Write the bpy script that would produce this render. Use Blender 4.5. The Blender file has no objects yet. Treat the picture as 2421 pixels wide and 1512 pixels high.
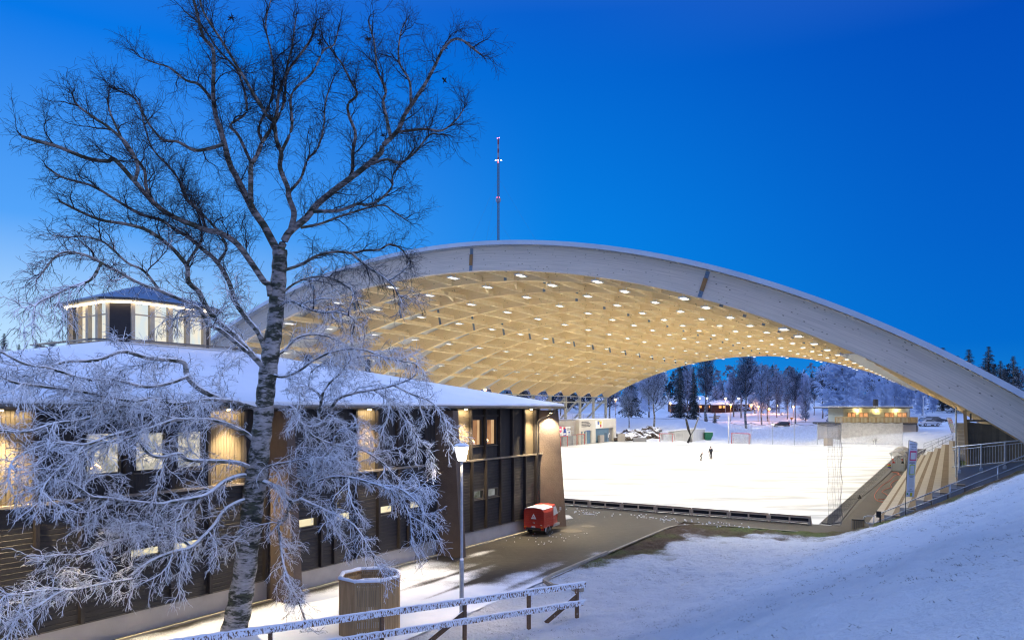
import bpy, bmesh, math, random
import numpy as np
from mathutils import Vector, Matrix
R = random.Random(11)
rng = np.random.default_rng(5)
scene = bpy.context.scene
COL = scene.collection
# ---------------------------------------------------------------- frames
F, CX, HY, H = 1700.0, 1210.5, 964.5, 7.0            # measured focal length, axis, horizon (2421 px wide picture), eye height
TA = (2245 - CX) / F; A = math.atan(TA); SA, CA = math.sin(A), math.cos(A)      # rink axis
TB = (2342 - CX) / F; B = math.atan(TB); SB, CB = math.sin(B), math.cos(B)      # clubhouse wall axis
WD = -21.984
def P(s, t, z=0.0): return Vector((s*SA + t*CA, s*CA - t*SA, z))            # rink frame: s along the ice, t across
def W(w, n, z=0.0): return Vector((w*SB + (WD+n)*CB, w*CB - (WD+n)*SB, z))  # wall frame: w along the wall, n out of it
def at(x, y, Y): return Vector(((x-CX)/F*Y, Y, H + (HY-y)/F*Y))
def st(p): return p[0]*SA + p[1]*CA, p[0]*CA - p[1]*SA
def onS(x, y, s):
    dx = (x-CX)/F; Y = s/(dx*SA+CA); p = at(x, y, Y); return st(p)[1], p.z
def onT(x, y, t):
    dx = (x-CX)/F; Y = t/(dx*CA-SA); p = at(x, y, Y); return st(p)[0], p.z
US, UT, UW, UN, UZ = Vector((SA,CA,0)), Vector((CA,-SA,0)), Vector((SB,CB,0)), Vector((CB,-SB,0)), Vector((0,0,1))
def gpx(x, y, z=0.03):
    Y = (z-H)/((HY-y)/F); p = at(x, y, Y); return st(p)
# ---------------------------------------------------------------- terrain height
def soft(d, w=1.1): return w*np.log1p(np.exp(np.clip(d/w, -30, 30)))
def terr(s, t):
    s = np.asarray(s, float); t = np.asarray(t, float)
    toe = np.interp(s, [-30,0,12,22,34,45], [-14,-11.6,-10.2,-8.4,-6.1,-4.15])
    k = np.interp(s, [0,25,45], [.43,.46,.52])
    hill = np.minimum(k*soft(t-toe, 1.0), 9+0*s)
    hill = np.where(s > 45.35, np.where(t > .75, np.minimum(hill, 2.3+.12*(t-.75)), 0), hill)
    zc = np.interp(s, [140,144,160,215,230,270,400,3000], [0,.05,.5,1.6,2.4,6.6,14,40])
    zr = np.interp(s, [142.6,145.5,152,165,220,300,3000], [0,1.4,2.6,3.1,4,9,40])
    zl = np.interp(s, [142.5,146,152,158,175,230,3000], [0,.6,2.4,3.3,4.6,10,40])
    wr = np.clip((t+24)/8, 0, 1); wl = np.clip((-44-t)/10, 0, 1)*np.clip((205-s)/30, 0, 1)
    far = zc*(1-wr)*(1-wl) + zr*wr*(1-wl) + zl*wl
    left = np.interp(-t, [65.5,69,80,110,200,3000], [0,3.6,5.5,10,18,40]) * np.clip((s-60)/10, 0, 1) * np.clip((215-s)/45, 0, 1)
    right = np.where(s > 45.35, np.interp(t, [.75,4,14,60,3000], [0,2.2,4.0,6,60]), 0)
    z = np.maximum(np.maximum(hill, far), np.maximum(left, right))
    return z
def terr1(x, y):
    s, t = st((x, y)); return float(terr(s, t))
def base_at(x, Y):
    X = (x-CX)/F*Y; return Vector((X, Y, terr1(X, Y)))
# ---------------------------------------------------------------- object helpers
def tag(o, label, cat, group=None, kind=None):
    if label: o['label'] = label
    if cat: o['category'] = cat
    if group: o['group'] = group
    if kind: o['kind'] = kind
    return o
def thing(name, label, cat, loc=(0,0,0), group=None, rz=0):
    o = bpy.data.objects.new(name, None); COL.objects.link(o); o.location = loc; o.rotation_euler = (0,0,rz)
    o.empty_display_size = .3
    return tag(o, label, cat, group)
def copy_tree(o, parent=None):
    c = o.copy(); COL.objects.link(c)
    if parent: c.parent = parent
    for ch in list(o.children): copy_tree(ch, c)
    return c
class MB:
    def __init__(s): s.v, s.f, s.m, s.uv = [], [], [], None
    def add(s, vs, fs, mi=0):
        o = len(s.v); s.v += [Vector(v) for v in vs]
        for f in fs: s.f.append([i+o for i in f]); s.m.append(mi)
        return s
    def box(s, c, size, ax=None, mi=0):
        c = Vector(c); ax = ax or (Vector((1,0,0)), Vector((0,1,0)), Vector((0,0,1)))
        h = [Vector(a)*(d/2) for a, d in zip(ax, size)]
        vs = [c + h[0]*i + h[1]*j + h[2]*k for k in (-1,1) for j in (-1,1) for i in (-1,1)]
        return s.add(vs, [(0,2,3,1),(4,5,7,6),(0,1,5,4),(2,6,7,3),(0,4,6,2),(1,3,7,5)], mi)
    def bar(s, a, b, w, h=None, up=(0,0,1), mi=0):
        a, b = Vector(a), Vector(b); d = b-a; L = d.length; d.normalize(); up = Vector(up)
        x = d.cross(up)
        if x.length < 1e-4: x = d.cross(Vector((1,0,0)))
        x.normalize(); y = x.cross(d)
        return s.box((a+b)/2, (w, L, h or w), (x, d, y), mi)
    def tube(s, pts, r, n=8, mi=0, cap=True):
        pts = [Vector(p) for p in pts]; rs = r if isinstance(r, (list,tuple)) else [r]*len(pts)
        o = len(s.v); prev = None
        for i, p in enumerate(pts):
            d = (pts[min(i+1,len(pts)-1)] - pts[max(i-1,0)]).normalized()
            x = prev - d*prev.dot(d) if prev is not None else d.cross(Vector((0.13,0.2,1)) if abs(d.z) < .9 else Vector((1,.1,0)))
            x.normalize(); prev = x; y = d.cross(x)
            for k in range(n):
                a = 2*math.pi*k/n; s.v.append(p + x*(math.cos(a)*rs[i]) + y*(math.sin(a)*rs[i]))
        for i in range(len(pts)-1):
            for k in range(n):
                a = o+i*n+k; b = o+i*n+(k+1)%n; s.f.append([a,b,b+n,a+n]); s.m.append(mi)
        if cap:
            s.f.append([o+k for k in range(n)][::-1]); s.m.append(mi)
            e = o+(len(pts)-1)*n; s.f.append([e+k for k in range(n)]); s.m.append(mi)
        return s
    def lathe(s, c, prof, n=16, mi=0):          # prof: (r, z) from the bottom up
        c = Vector(c); o = len(s.v)
        for r, z in prof:
            for k in range(n):
                a = 2*math.pi*k/n; s.v.append(c + Vector((r*math.cos(a), r*math.sin(a), z)))
        for i in range(len(prof)-1):
            for k in range(n):
                a = o+i*n+k; b = o+i*n+(k+1)%n; s.f.append([a,b,b+n,a+n]); s.m.append(mi)
        s.f.append([o+k for k in range(n)][::-1]); s.m.append(mi)
        e = o+(len(prof)-1)*n; s.f.append([e+k for k in range(n)]); s.m.append(mi)
        return s
    def prism(s, poly, d, mi=0):                # polygon of points pushed along d
        n = len(poly); d = Vector(d); vs = [Vector(p) for p in poly] + [Vector(p)+d for p in poly]
        fs = [tuple(range(n))[::-1], tuple(range(n, 2*n))] + [(i,(i+1)%n,(i+1)%n+n,i+n) for i in range(n)]
        return s.add(vs, fs, mi)
    def build(s, name, mats, parent=None, smooth=False, origin=None, bevel=0, recalc=True):
        me = bpy.data.meshes.new(name)
        if origin is None:
            origin = Vector((0,0,0)); q = parent
            while q is not None: origin = origin + Vector(q.location); q = q.parent
        vv = [v - origin for v in s.v] if origin.length else s.v
        me.from_pydata([tuple(v) for v in vv], [], s.f)
        mats = mats if isinstance(mats, (list,tuple)) else [mats]
        for m in mats: me.materials.append(m)
        me.polygons.foreach_set('material_index', s.m)
        if s.uv is not None:
            uvl = me.uv_layers.new(name='UVMap'); flat = [c for f in s.f for i in f for c in s.uv[i]]
            uvl.data.foreach_set('uv', flat)
        if recalc:
            bm = bmesh.new(); bm.from_mesh(me); bmesh.ops.recalc_face_normals(bm, faces=bm.faces); bm.to_mesh(me); bm.free()
        if smooth: me.polygons.foreach_set('use_smooth', [True]*len(me.polygons))
        me.update()
        o = bpy.data.objects.new(name, me); COL.objects.link(o)
        if parent: o.parent = parent
        if bevel:
            b = o.modifiers.new('bevel', 'BEVEL'); b.width = bevel; b.segments = 2; b.limit_method = 'ANGLE'
        return o
def mesh_np(name, V, Q, mats, attrs=None, smooth=True, parent=None, mi=None):
    me = bpy.data.meshes.new(name); V = np.asarray(V, np.float32); Q = np.asarray(Q, np.int32); k = Q.shape[1]
    me.vertices.add(len(V)); me.vertices.foreach_set('co', V.ravel())
    me.loops.add(Q.size); me.loops.foreach_set('vertex_index', Q.ravel())
    me.polygons.add(len(Q)); me.polygons.foreach_set('loop_start', np.arange(len(Q), dtype=np.int32)*k)
    me.polygons.foreach_set('loop_total', np.full(len(Q), k, np.int32))
    for m in (mats if isinstance(mats, (list,tuple)) else [mats]): me.materials.append(m)
    if mi is not None: me.polygons.foreach_set('material_index', np.asarray(mi, np.int32))
    me.update(calc_edges=True)
    if smooth: me.polygons.foreach_set('use_smooth', np.ones(len(Q), bool))
    for a, d in (attrs or {}).items():
        at_ = me.attributes.new(a, 'FLOAT', 'POINT'); at_.data.foreach_set('value', np.asarray(d, np.float32).ravel())
    me.validate()
    o = bpy.data.objects.new(name, me); COL.objects.link(o)
    if parent: o.parent = parent
    return o
class Tubes:
    """many tapering twigs in one mesh: batches of paths with equal point counts"""
    def __init__(s): s.V, s.Q, s.A, s.n = [], [], [], 0
    def add(s, Pts, Rad, sides, snow):
        Pts = np.asarray(Pts, float); Rad = np.asarray(Rad, float); Bn, N, _ = Pts.shape
        T = np.gradient(Pts, axis=1); T /= np.linalg.norm(T, axis=2, keepdims=True)+1e-9
        ref = np.where(np.abs(T[..., 2:3]) < .9, np.array([0,0,1.]), np.array([1.,0,0]))
        X = np.cross(T, ref); X /= np.linalg.norm(X, axis=2, keepdims=True)+1e-9
        Y = np.cross(T, X)
        a = np.arange(sides)*2*np.pi/sides
        ring = X[:, :, None, :]*np.cos(a)[None, None, :, None] + Y[:, :, None, :]*np.sin(a)[None, None, :, None]
        V = Pts[:, :, None, :] + ring*Rad[:, :, None, None]
        idx = np.arange(Bn*N*sides).reshape(Bn, N, sides) + s.n
        a0 = idx[:, :-1, :]; b0 = np.roll(a0, -1, 2); c0 = np.roll(idx[:, 1:, :], -1, 2); d0 = idx[:, 1:, :]
        s.Q.append(np.stack([a0, b0, c0, d0], -1).reshape(-1, 4))
        s.V.append(V.reshape(-1, 3)); s.n += Bn*N*sides
        s.A.append(np.repeat(np.broadcast_to(np.asarray(snow, float), (Bn, N)).ravel(), sides))
    def build(s, name, mat, parent=None, origin=(0,0,0)):
        V = np.concatenate(s.V) - np.asarray(origin)
        return mesh_np(name, V, np.concatenate(s.Q), mat, {'snow': np.concatenate(s.A)}, True, parent)
# ---------------------------------------------------------------- materials
def nodes(name):
    m = bpy.data.materials.new(name); m.use_nodes = True; n = m.node_tree.nodes; L = m.node_tree.links
    return m, n, L, n['Principled BSDF'], n['Material Output']
def rgb(c): return (c[0], c[1], c[2], 1.0)
def coords(n, L, kind='Object', sc=(1,1,1)):
    tc = n.new('ShaderNodeTexCoord'); mp = n.new('ShaderNodeMapping'); mp.inputs['Scale'].default_value = sc
    L.new(tc.outputs[kind], mp.inputs['Vector']); return mp.outputs['Vector']
def noise(n, L, vec, sc, det=5, rough=.55):
    t = n.new('ShaderNodeTexNoise'); t.inputs['Scale'].default_value = sc; t.inputs['Detail'].default_value = det
    t.inputs['Roughness'].default_value = rough
    if vec is not None: L.new(vec, t.inputs['Vector'])
    return t.outputs['Fac']
def ramp(n, L, fac, stops):
    r = n.new('ShaderNodeValToRGB'); e = r.color_ramp.elements
    while len(e) < len(stops): e.new(.5)
    for el, (p, c) in zip(e, stops): el.position = p; el.color = rgb(c) if len(c) == 3 else c
    L.new(fac, r.inputs['Fac']); return r.outputs['Color']
def mth(n, L, op, a, b=None, clamp=False):
    q = n.new('ShaderNodeMath'); q.operation = op; q.use_clamp = clamp
    for i, v in enumerate((a, b)):
        if v is None: continue
        if isinstance(v, (int, float)): q.inputs[i].default_value = v
        else: L.new(v, q.inputs[i])
    return q.outputs[0]
def mixc(n, L, fac, a, b):
    q = n.new('ShaderNodeMix'); q.data_type = 'RGBA'
    if isinstance(fac, (int, float)): q.inputs[0].default_value = fac
    else: L.new(fac, q.inputs[0])
    for i, v in ((6, a), (7, b)):
        if isinstance(v, tuple): q.inputs[i].default_value = rgb(v)
        else: L.new(v, q.inputs[i])
    return q.outputs[2]
def step(n, L, v, lo, hi):
    q = n.new('ShaderNodeMapRange'); q.interpolation_type = 'SMOOTHSTEP'
    L.new(v, q.inputs[0]); q.inputs[1].default_value = lo; q.inputs[2].default_value = hi
    return q.outputs[0]
def bump(n, L, bsdf, h, strength, dist=.02):
    b = n.new('ShaderNodeBump'); b.inputs['Strength'].default_value = strength; b.inputs['Distance'].default_value = dist
    L.new(h, b.inputs['Height']); L.new(b.outputs['Normal'], bsdf.inputs['Normal'])
def mk(name, c1, c2=None, sc=4, rough=.7, bmp=0, bsc=30, metal=0, stretch=(1,1,1), spec=.35, bdist=.02):
    m, n, L, b, o = nodes(name)
    c2 = c2 or tuple(c*.72 for c in c1)
    v = coords(n, L, 'Object', stretch)
    f = noise(n, L, v, sc)
    L.new(ramp(n, L, f, [(.3, c2), (.7, c1)]), b.inputs['Base Color'])
    b.inputs['Roughness'].default_value = rough; b.inputs['Metallic'].default_value = metal
    b.inputs['Specular IOR Level'].default_value = spec
    if bmp: bump(n, L, b, noise(n, L, v, bsc), bmp, bdist)
    return m
def emis(name, c, s, c2=None, sc=3, stretch=(1,1,1)):
    m, n, L, b, o = nodes(name); e = n.new('ShaderNodeEmission'); e.inputs['Strength'].default_value = s
    if c2:
        f = noise(n, L, coords(n, L, 'Object', stretch), sc, 4)
        L.new(ramp(n, L, f, [(.38, c2), (.62, c)]), e.inputs['Color'])
    else: e.inputs['Color'].default_value = rgb(c)
    L.new(e.outputs[0], o.inputs['Surface']); n.remove(b); return m
SNOW = (.84, .86, .90)
def snow_top(name, c1, c2, lo=.25, hi=.6, sc=5, rough=.75, nz=.5, stretch=(1,1,1), frost=0.0, fstretch=(40,40,6)):
    """a surface with snow lying on what faces up, and frost grains on the rest"""
    m, n, L, b, o = nodes(name); v = coords(n, L, 'Object', stretch)
    base = ramp(n, L, noise(n, L, v, sc), [(.3, c2), (.7, c1)])
    g = n.new('ShaderNodeNewGeometry'); s = n.new('ShaderNodeSeparateXYZ'); L.new(g.outputs['Normal'], s.inputs[0])
    up = mth(n, L, 'ADD', s.outputs[2], mth(n, L, 'MULTIPLY', mth(n, L, 'SUBTRACT', noise(n, L, coords(n, L), 9), .5), nz))
    k = step(n, L, up, lo, hi)
    if frost:
        fr = noise(n, L, coords(n, L, 'Object', fstretch), 1.0, 3)
        k = mth(n, L, 'MAXIMUM', k, step(n, L, fr, .72-frost*.5, .80-frost*.5))
    L.new(mixc(n, L, k, base, SNOW), b.inputs['Base Color']); b.inputs['Roughness'].default_value = rough
    b.inputs['Specular IOR Level'].default_value = .25
    bump(n, L, b, noise(n, L, coords(n, L), 25), .35, .03)
    return m
M = {}
M['snow'] = mk('snow', SNOW, (.78,.81,.87), 2, .85, .5, 3, bdist=.08, spec=.2)
M['snow_roof'] = mk('roof_snow', SNOW, (.78,.81,.86), .6, .9, .3, 2, bdist=.05, spec=.2)
M['dark_paint'] = mk('brown_paint', (.030,.024,.023), (.020,.017,.017), 3, .55, .15, 60)
M['render_brown'] = mk('brown_render', (.135,.097,.073), (.105,.076,.058), 2, .9, .9, 14, bdist=.03)
M['concrete'] = mk('pale_concrete', (.42,.39,.37), (.34,.32,.30), 1.3, .85, .2, 25)
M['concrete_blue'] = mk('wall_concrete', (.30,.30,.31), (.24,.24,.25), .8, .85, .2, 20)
M['gs_light'] = mk('seat_concrete', (.47,.43,.37), (.39,.36,.31), 1.5, .9, .15, 25)
M['steel'] = mk('galvanised_steel', (.50,.53,.57), (.38,.41,.45), 8, .42, 0, metal=.75)
M['col_steel'] = mk('column_paint', (.42,.41,.33), (.35,.34,.28), 2, .5)
M['fascia'] = mk('fascia_metal', (.52,.55,.60), (.44,.47,.52), .5, .5, metal=.2)
M['deck'] = mk('deck_metal', (.72,.71,.68), (.64,.63,.60), .7, .45, metal=.15)
M['housing'] = mk('lamp_housing', (.7,.7,.68), (.6,.6,.58), 4, .4)
M['tyre'] = mk('tyre_rubber', (.02,.02,.02), (.012,.012,.012), 10, .85)
M['rim'] = mk('wheel_rim', (.45,.48,.55), (.3,.32,.36), 12, .4, metal=.5)
M['red'] = mk('red_enamel', (.42,.032,.020), (.33,.024,.015), 3, .38, .05, 40, spec=.5)
M['black'] = mk('black_plastic', (.02,.02,.022), (.012,.012,.013), 10, .6)
M['white'] = mk('white_paint', (.80,.80,.78), (.70,.70,.68), 2, .6)
M['timber'] = mk('weathered_timber', (.20,.165,.12), (.11,.09,.065), 2, .85, .3, 30, stretch=(6,6,.6))
M['bin_wood'] = mk('pale_timber', (.50,.335,.165), (.31,.20,.095), 2.2, .8, .3, 30, stretch=(7,7,.5))
M['fence_wood'] = snow_top('frosted_timber', (.22,.125,.065), (.12,.07,.04), .15, .5, 3, .8, .5, (3,3,3), frost=.60, fstretch=(30,30,11))
M['fence_post'] = snow_top('post_timber', (.20,.115,.062), (.11,.068,.04), .35, .6, 3, .8, .4, (5,5,1), frost=.12)
M['plate'] = mk('steel_plate', (.22,.26,.31), (.15,.18,.22), 6, .45, metal=.6)
M['rail_dark'] = mk('dark_trim', (.035,.032,.03), (.025,.022,.02), 4, .5)
M['roof_dark'] = mk('dark_roof_edge', (.06,.055,.05), (.04,.036,.033), 4, .5)
M['gutter'] = mk('gutter_metal', (.16,.14,.12), (.11,.10,.085), 5, .4, metal=.5)
M['goal_red'] = mk('goal_red', (.55,.08,.06), (.45,.06,.05), 5, .5)
M['hose'] = mk('orange_cord', (.50,.15,.10), (.42,.12,.08), 4, .6)
M['door_blue'] = mk('blue_door', (.13,.22,.30), (.10,.18,.25), 2, .6)
M['plaster'] = mk('cream_plaster', (.62,.58,.50), (.54,.50,.43), .8, .9, .15, 15)
M['plaster_grey'] = mk('grey_plaster', (.42,.38,.34), (.34,.31,.28), .8, .9, .2, 15)
M['cladding'] = mk('cream_boards', (.60,.58,.42), (.50,.48,.36), 2, .7)
M['falu'] = mk('red_boards', (.075,.034,.028), (.055,.026,.022), 2, .85)
M['deck_wood'] = mk('deck_timber', (.38,.28,.15), (.28,.2,.11), 3, .8)
M['car_black'] = mk('black_car_paint', (.025,.028,.035), (.018,.02,.026), 4, .3, spec=.6)
M['car_silver'] = mk('silver_car_paint', (.42,.45,.5), (.36,.39,.44), 4, .3, metal=.5, spec=.6)
M['glass'] = mk('dark_glass', (.03,.04,.055), (.02,.03,.04), 4, .12, spec=.6)
M['green'] = mk('green_container', (.02,.16,.09), (.015,.12,.07), 3, .6)
M['rock'] = snow_top('granite', (.13,.10,.08), (.06,.05,.045), .45, .95, 1.5, .9, .9)
M['spruce'] = snow_top('spruce_needles', (.022,.040,.040), (.012,.024,.028), .80, 1.30, 1.2, .9, 1.2)
M['board_wood'] = mk('board_timber', (.56,.43,.30), (.42,.32,.22), 2, .8, stretch=(2,6,6))

M['astro'] = mk('artificial_turf', (.05,.09,.03), (.035,.065,.02), 8, .95, .4, 80)
M['skin'] = mk('skin', (.55,.33,.25), (.5,.3,.22), 5, .6)
M['cloth_navy'] = mk('navy_cloth', (.03,.035,.055), (.02,.024,.04), 9, .9)
M['cloth_black'] = mk('black_cloth', (.022,.022,.022), (.014,.014,.014), 9, .9)
M['cloth_red'] = mk('red_cloth', (.55,.06,.06), (.42,.04,.045), 9, .9)
M['hair_pale'] = mk('pale_hair', (.55,.47,.38), (.42,.35,.28), 14, .8)
M['hair_brown'] = mk('brown_hair', (.06,.04,.025), (.04,.025,.015), 14, .8)
M['orange_cloth'] = mk('orange_cloth', (.7,.22,.12), (.6,.17,.1), 9, .9)
M['polycarb'] = mk('grey_polycarbonate', (.50,.47,.42), (.42,.40,.36), 3, .3)
M['kerbstone'] = snow_top('kerb_stone', (.34,.31,.28), (.24,.22,.20), .75, 1.05, 3, .85, .7)
M['manhole'] = mk('cast_iron', (.12,.105,.085), (.085,.075,.06), 12, .6, .5, 30, metal=.3)
M['mast'] = mk('mast_steel', (.07,.09,.13), (.05,.07,.1), .2, .6)
M['mast_red'] = mk('mast_red', (.13,.03,.05), (.10,.025,.04), .2, .6)
M['mast_white'] = mk('mast_white', (.16,.2,.27), (.13,.16,.22), .2, .6)
M['pink'] = mk('pink_print', (.75,.12,.22), (.7,.1,.2), 3, .6)
M['yellow'] = mk('yellow_print', (.75,.62,.05), (.7,.56,.04), 3, .6)
M['lime'] = mk('lime_print', (.62,.70,.10), (.56,.63,.08), 3, .6)
M['blue'] = mk('blue_print', (.02,.08,.38), (.02,.06,.33), 3, .6)
M['print_red'] = mk('red_print', (.6,.05,.04), (.5,.04,.03), 3, .6)
M['print_dark'] = mk('dark_print', (.05,.05,.07), (.04,.04,.05), 3, .6)
M['purple'] = mk('violet_print', (.2,.05,.4), (.18,.04,.36), 3, .6)
M['print_green'] = mk('green_print', (.05,.4,.1), (.04,.34,.08), 3, .6)
M['amber'] = mk('amber_lens', (.7,.25,.02), (.6,.2,.02), 10, .25, spec=.6)
M['red_lens'] = mk('red_lens', (.35,.01,.01), (.3,.01,.01), 10, .25, spec=.6)
M['L_hall'] = emis('hall_lamp', (1,.94,.84), 5)
M['L_lamp'] = emis('lantern_glass', (1,.95,.82), 22)
M['L_warm'] = emis('warm_lamp', (1,.72,.32), 30)
M['L_strip'] = emis('strip_lamp', (1,.82,.55), 8)
M['L_street'] = emis('sodium_lamp', (1,.42,.10), 60)
M['L_mid'] = emis('street_white', (1,.66,.30), 60)
M['L_redmast'] = emis('mast_beacon', (1,.10,.16), 18)
M['L_whitemast'] = emis('mast_white_beacon', (1,.8,.75), 22)
M['L_head'] = emis('headlamp', (1,.97,.9), 20)
M['L_tail'] = emis('tail_lamp', (1,.05,.03), 6)
M['L_flame'] = emis('candle_bulb', (1,.55,.22), 14)
M['w_curtain'] = emis('self_glowing_curtain', (1,.66,.36), .75, (.8,.46,.22), 4, (9,9,.6))  # the cloth itself emits, room light put into its colour
M['w_low'] = emis('lit_room_pale', (1,.90,.62), 1.05, (.9,.78,.5), 1.5)
M['w_up'] = emis('lit_room_warm', (.85,.42,.20), .62, (.34,.17,.09), 1.1, (1,1,.5))
M['w_cafe'] = emis('lit_cafe_room', (1,.50,.22), .95, (.65,.26,.10), 2.2)
M['w_house'] = emis('lit_house_window', (1,.45,.14), 1.6)
M['w_party'] = emis('lit_bright_room', (1,.90,.72), .95, (.26,.27,.26), 2.8)
M['w_reflect'] = emis('emitted_reflection', (.62,.64,.66), .5, (.14,.15,.10), .8)  # reflection in the lower right panes put in as a dim grey glow
M['w_cupola'] = emis('lit_cupola_room', (1,.80,.52), 1.15, (.62,.70,.72), .8, (1,1,.4))
def m_net(name, dens, c=(.62,.62,.62)):
    m, n, L, b, o = nodes(name); b.inputs['Base Color'].default_value = rgb(c); b.inputs['Roughness'].default_value = .8
    tr = n.new('ShaderNodeBsdfTransparent'); mx = n.new('ShaderNodeMixShader')
    f = noise(n, L, coords(n, L, 'Object', (1,1,1)), 2.2, 6, .75)
    mm_ = mth(n, L, 'ADD', mth(n, L, 'MULTIPLY', mth(n, L, 'SUBTRACT', f, .5), .6), dens, True); L.new(mm_, mx.inputs[0])
    L.new(tr.outputs[0], mx.inputs[1]); L.new(b.outputs[0], mx.inputs[2]); L.new(mx.outputs[0], o.inputs['Surface']); return m
M['net_white'] = m_net('hall_lit_net', .48); M['net_thin'] = m_net('thin_net', .16, (.6,.6,.6)); M['net_goal'] = m_net('goal_net', .55, (.75,.75,.72))  # net_white is denser to carry the wash of hall light on the mesh
M['clear'] = m_net('clear_sheet', .65, (.55,.58,.6))
def m_rib(name, c1, c2):
    """glue-laminated timber: long grain along the arc, dark knots, sawn layers"""
    m, n, L, b, o = nodes(name); v = coords(n, L, 'UV')
    mp = n.new('ShaderNodeMapping'); mp.inputs['Scale'].default_value = (.35, 16, 1); L.new(v, mp.inputs['Vector'])
    g = noise(n, L, mp.outputs[0], 1.0, 6, .6)
    col = ramp(n, L, g, [(.32, c2), (.62, c1)])
    mp2 = n.new('ShaderNodeMapping'); mp2.inputs['Scale'].default_value = (2.6, 5.5, 1); L.new(v, mp2.inputs['Vector'])
    vo = n.new('ShaderNodeTexVoronoi'); vo.inputs['Scale'].default_value = 1.0; L.new(mp2.outputs[0], vo.inputs['Vector'])
    k = mth(n, L, 'SUBTRACT', 1.0, step(n, L, vo.outputs['Distance'], .08, .22))
    k = mth(n, L, 'MULTIPLY', k, step(n, L, noise(n, L, v, 1.7, 2), .42, .6))
    L.new(mixc(n, L, k, col, tuple(c*.22 for c in c2)), b.inputs['Base Color'])
    b.inputs['Roughness'].default_value = .75; b.inputs['Specular IOR Level'].default_value = .2
    bump(n, L, b, g, .15, .01); return m
M['rib'] = m_rib('laminated_spruce', (.90,.68,.36), (.78,.55,.26))
M['rib_out'] = m_rib('weathered_laminated_spruce', (.66,.55,.44), (.50,.41,.325))
M['purlin'] = mk('purlin_timber', (.92,.73,.43), (.82,.62,.33), 1.2, .75, stretch=(2,2,2))
def m_bark():
    m, n, L, b, o = nodes('birch_bark'); 
    v = coords(n, L, 'Object', (1.1,1.1,3.0)); v2 = coords(n, L, 'Object', (2.2,2.2,11))
    f = noise(n, L, v, 1.5, 8, .68); f2 = noise(n, L, v2, 1.5, 5, .6)
    dark = mth(n, L, 'MAXIMUM', step(n, L, f, .45, .56), step(n, L, f2, .56, .64))
    g0 = n.new('ShaderNodeNewGeometry'); zz = n.new('ShaderNodeSeparateXYZ'); L.new(g0.outputs['Position'], zz.inputs[0])
    old = step(n, L, zz.outputs[2], 8.0, 13.0)                 # thin crown limbs keep young brown bark, the stem is white
    base = ramp(n, L, noise(n, L, v, 5), [(.3, (.24,.23,.22)), (.7, (.42,.40,.39))])
    base = mixc(n, L, old, base, ramp(n, L, noise(n, L, v, 4), [(.35, (.10,.088,.085)), (.7, (.27,.245,.24))]))
    moss = ramp(n, L, noise(n, L, v, 4), [(.35, (.022,.024,.020)), (.7, (.075,.082,.055))])
    c = mixc(n, L, dark, base, moss)
    g = n.new('ShaderNodeNewGeometry'); s = n.new('ShaderNodeSeparateXYZ'); L.new(g.outputs['Normal'], s.inputs[0])
    at_ = n.new('ShaderNodeAttribute'); at_.attribute_name = 'snow'
    up = mth(n, L, 'ADD', s.outputs[2], mth(n, L, 'MULTIPLY', mth(n, L, 'SUBTRACT', noise(n, L, coords(n, L), 6), .5), .8))
    up = mth(n, L, 'ADD', up, mth(n, L, 'MULTIPLY', mth(n, L, 'SUBTRACT', at_.outputs['Fac'], 1.0), .9))
    L.new(mixc(n, L, step(n, L, up, .05, .35), c, SNOW), b.inputs['Base Color']); b.inputs['Roughness'].default_value = .85
    b.inputs['Specular IOR Level'].default_value = .2
    bump(n, L, b, f, .6, .03); return m
def m_twig(name, dark, snow):
    m, n, L, b, o = nodes(name)
    g = n.new('ShaderNodeNewGeometry'); s = n.new('ShaderNodeSeparateXYZ'); L.new(g.outputs['Normal'], s.inputs[0])
    at_ = n.new('ShaderNodeAttribute'); at_.attribute_name = 'snow'
    nz = mth(n, L, 'MULTIPLY', mth(n, L, 'SUBTRACT', noise(n, L, coords(n, L), 7, 3), .5), .9)
    up = mth(n, L, 'ADD', mth(n, L, 'ADD', s.outputs[2], nz), mth(n, L, 'MULTIPLY', mth(n, L, 'SUBTRACT', at_.outputs['Fac'], .5), 2.2))
    L.new(mixc(n, L, step(n, L, up, .25, .55), dark, snow), b.inputs['Base Color']); b.inputs['Roughness'].default_value = .9
    b.inputs['Specular IOR Level'].default_value = .1; return m
M['bark'] = m_bark()
M['twig'] = m_twig('birch_twigs', (.026,.022,.023), SNOW)
M['far_twig'] = m_twig('frosted_twigs', (.026,.032,.050), (.46,.57,.76))
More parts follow.
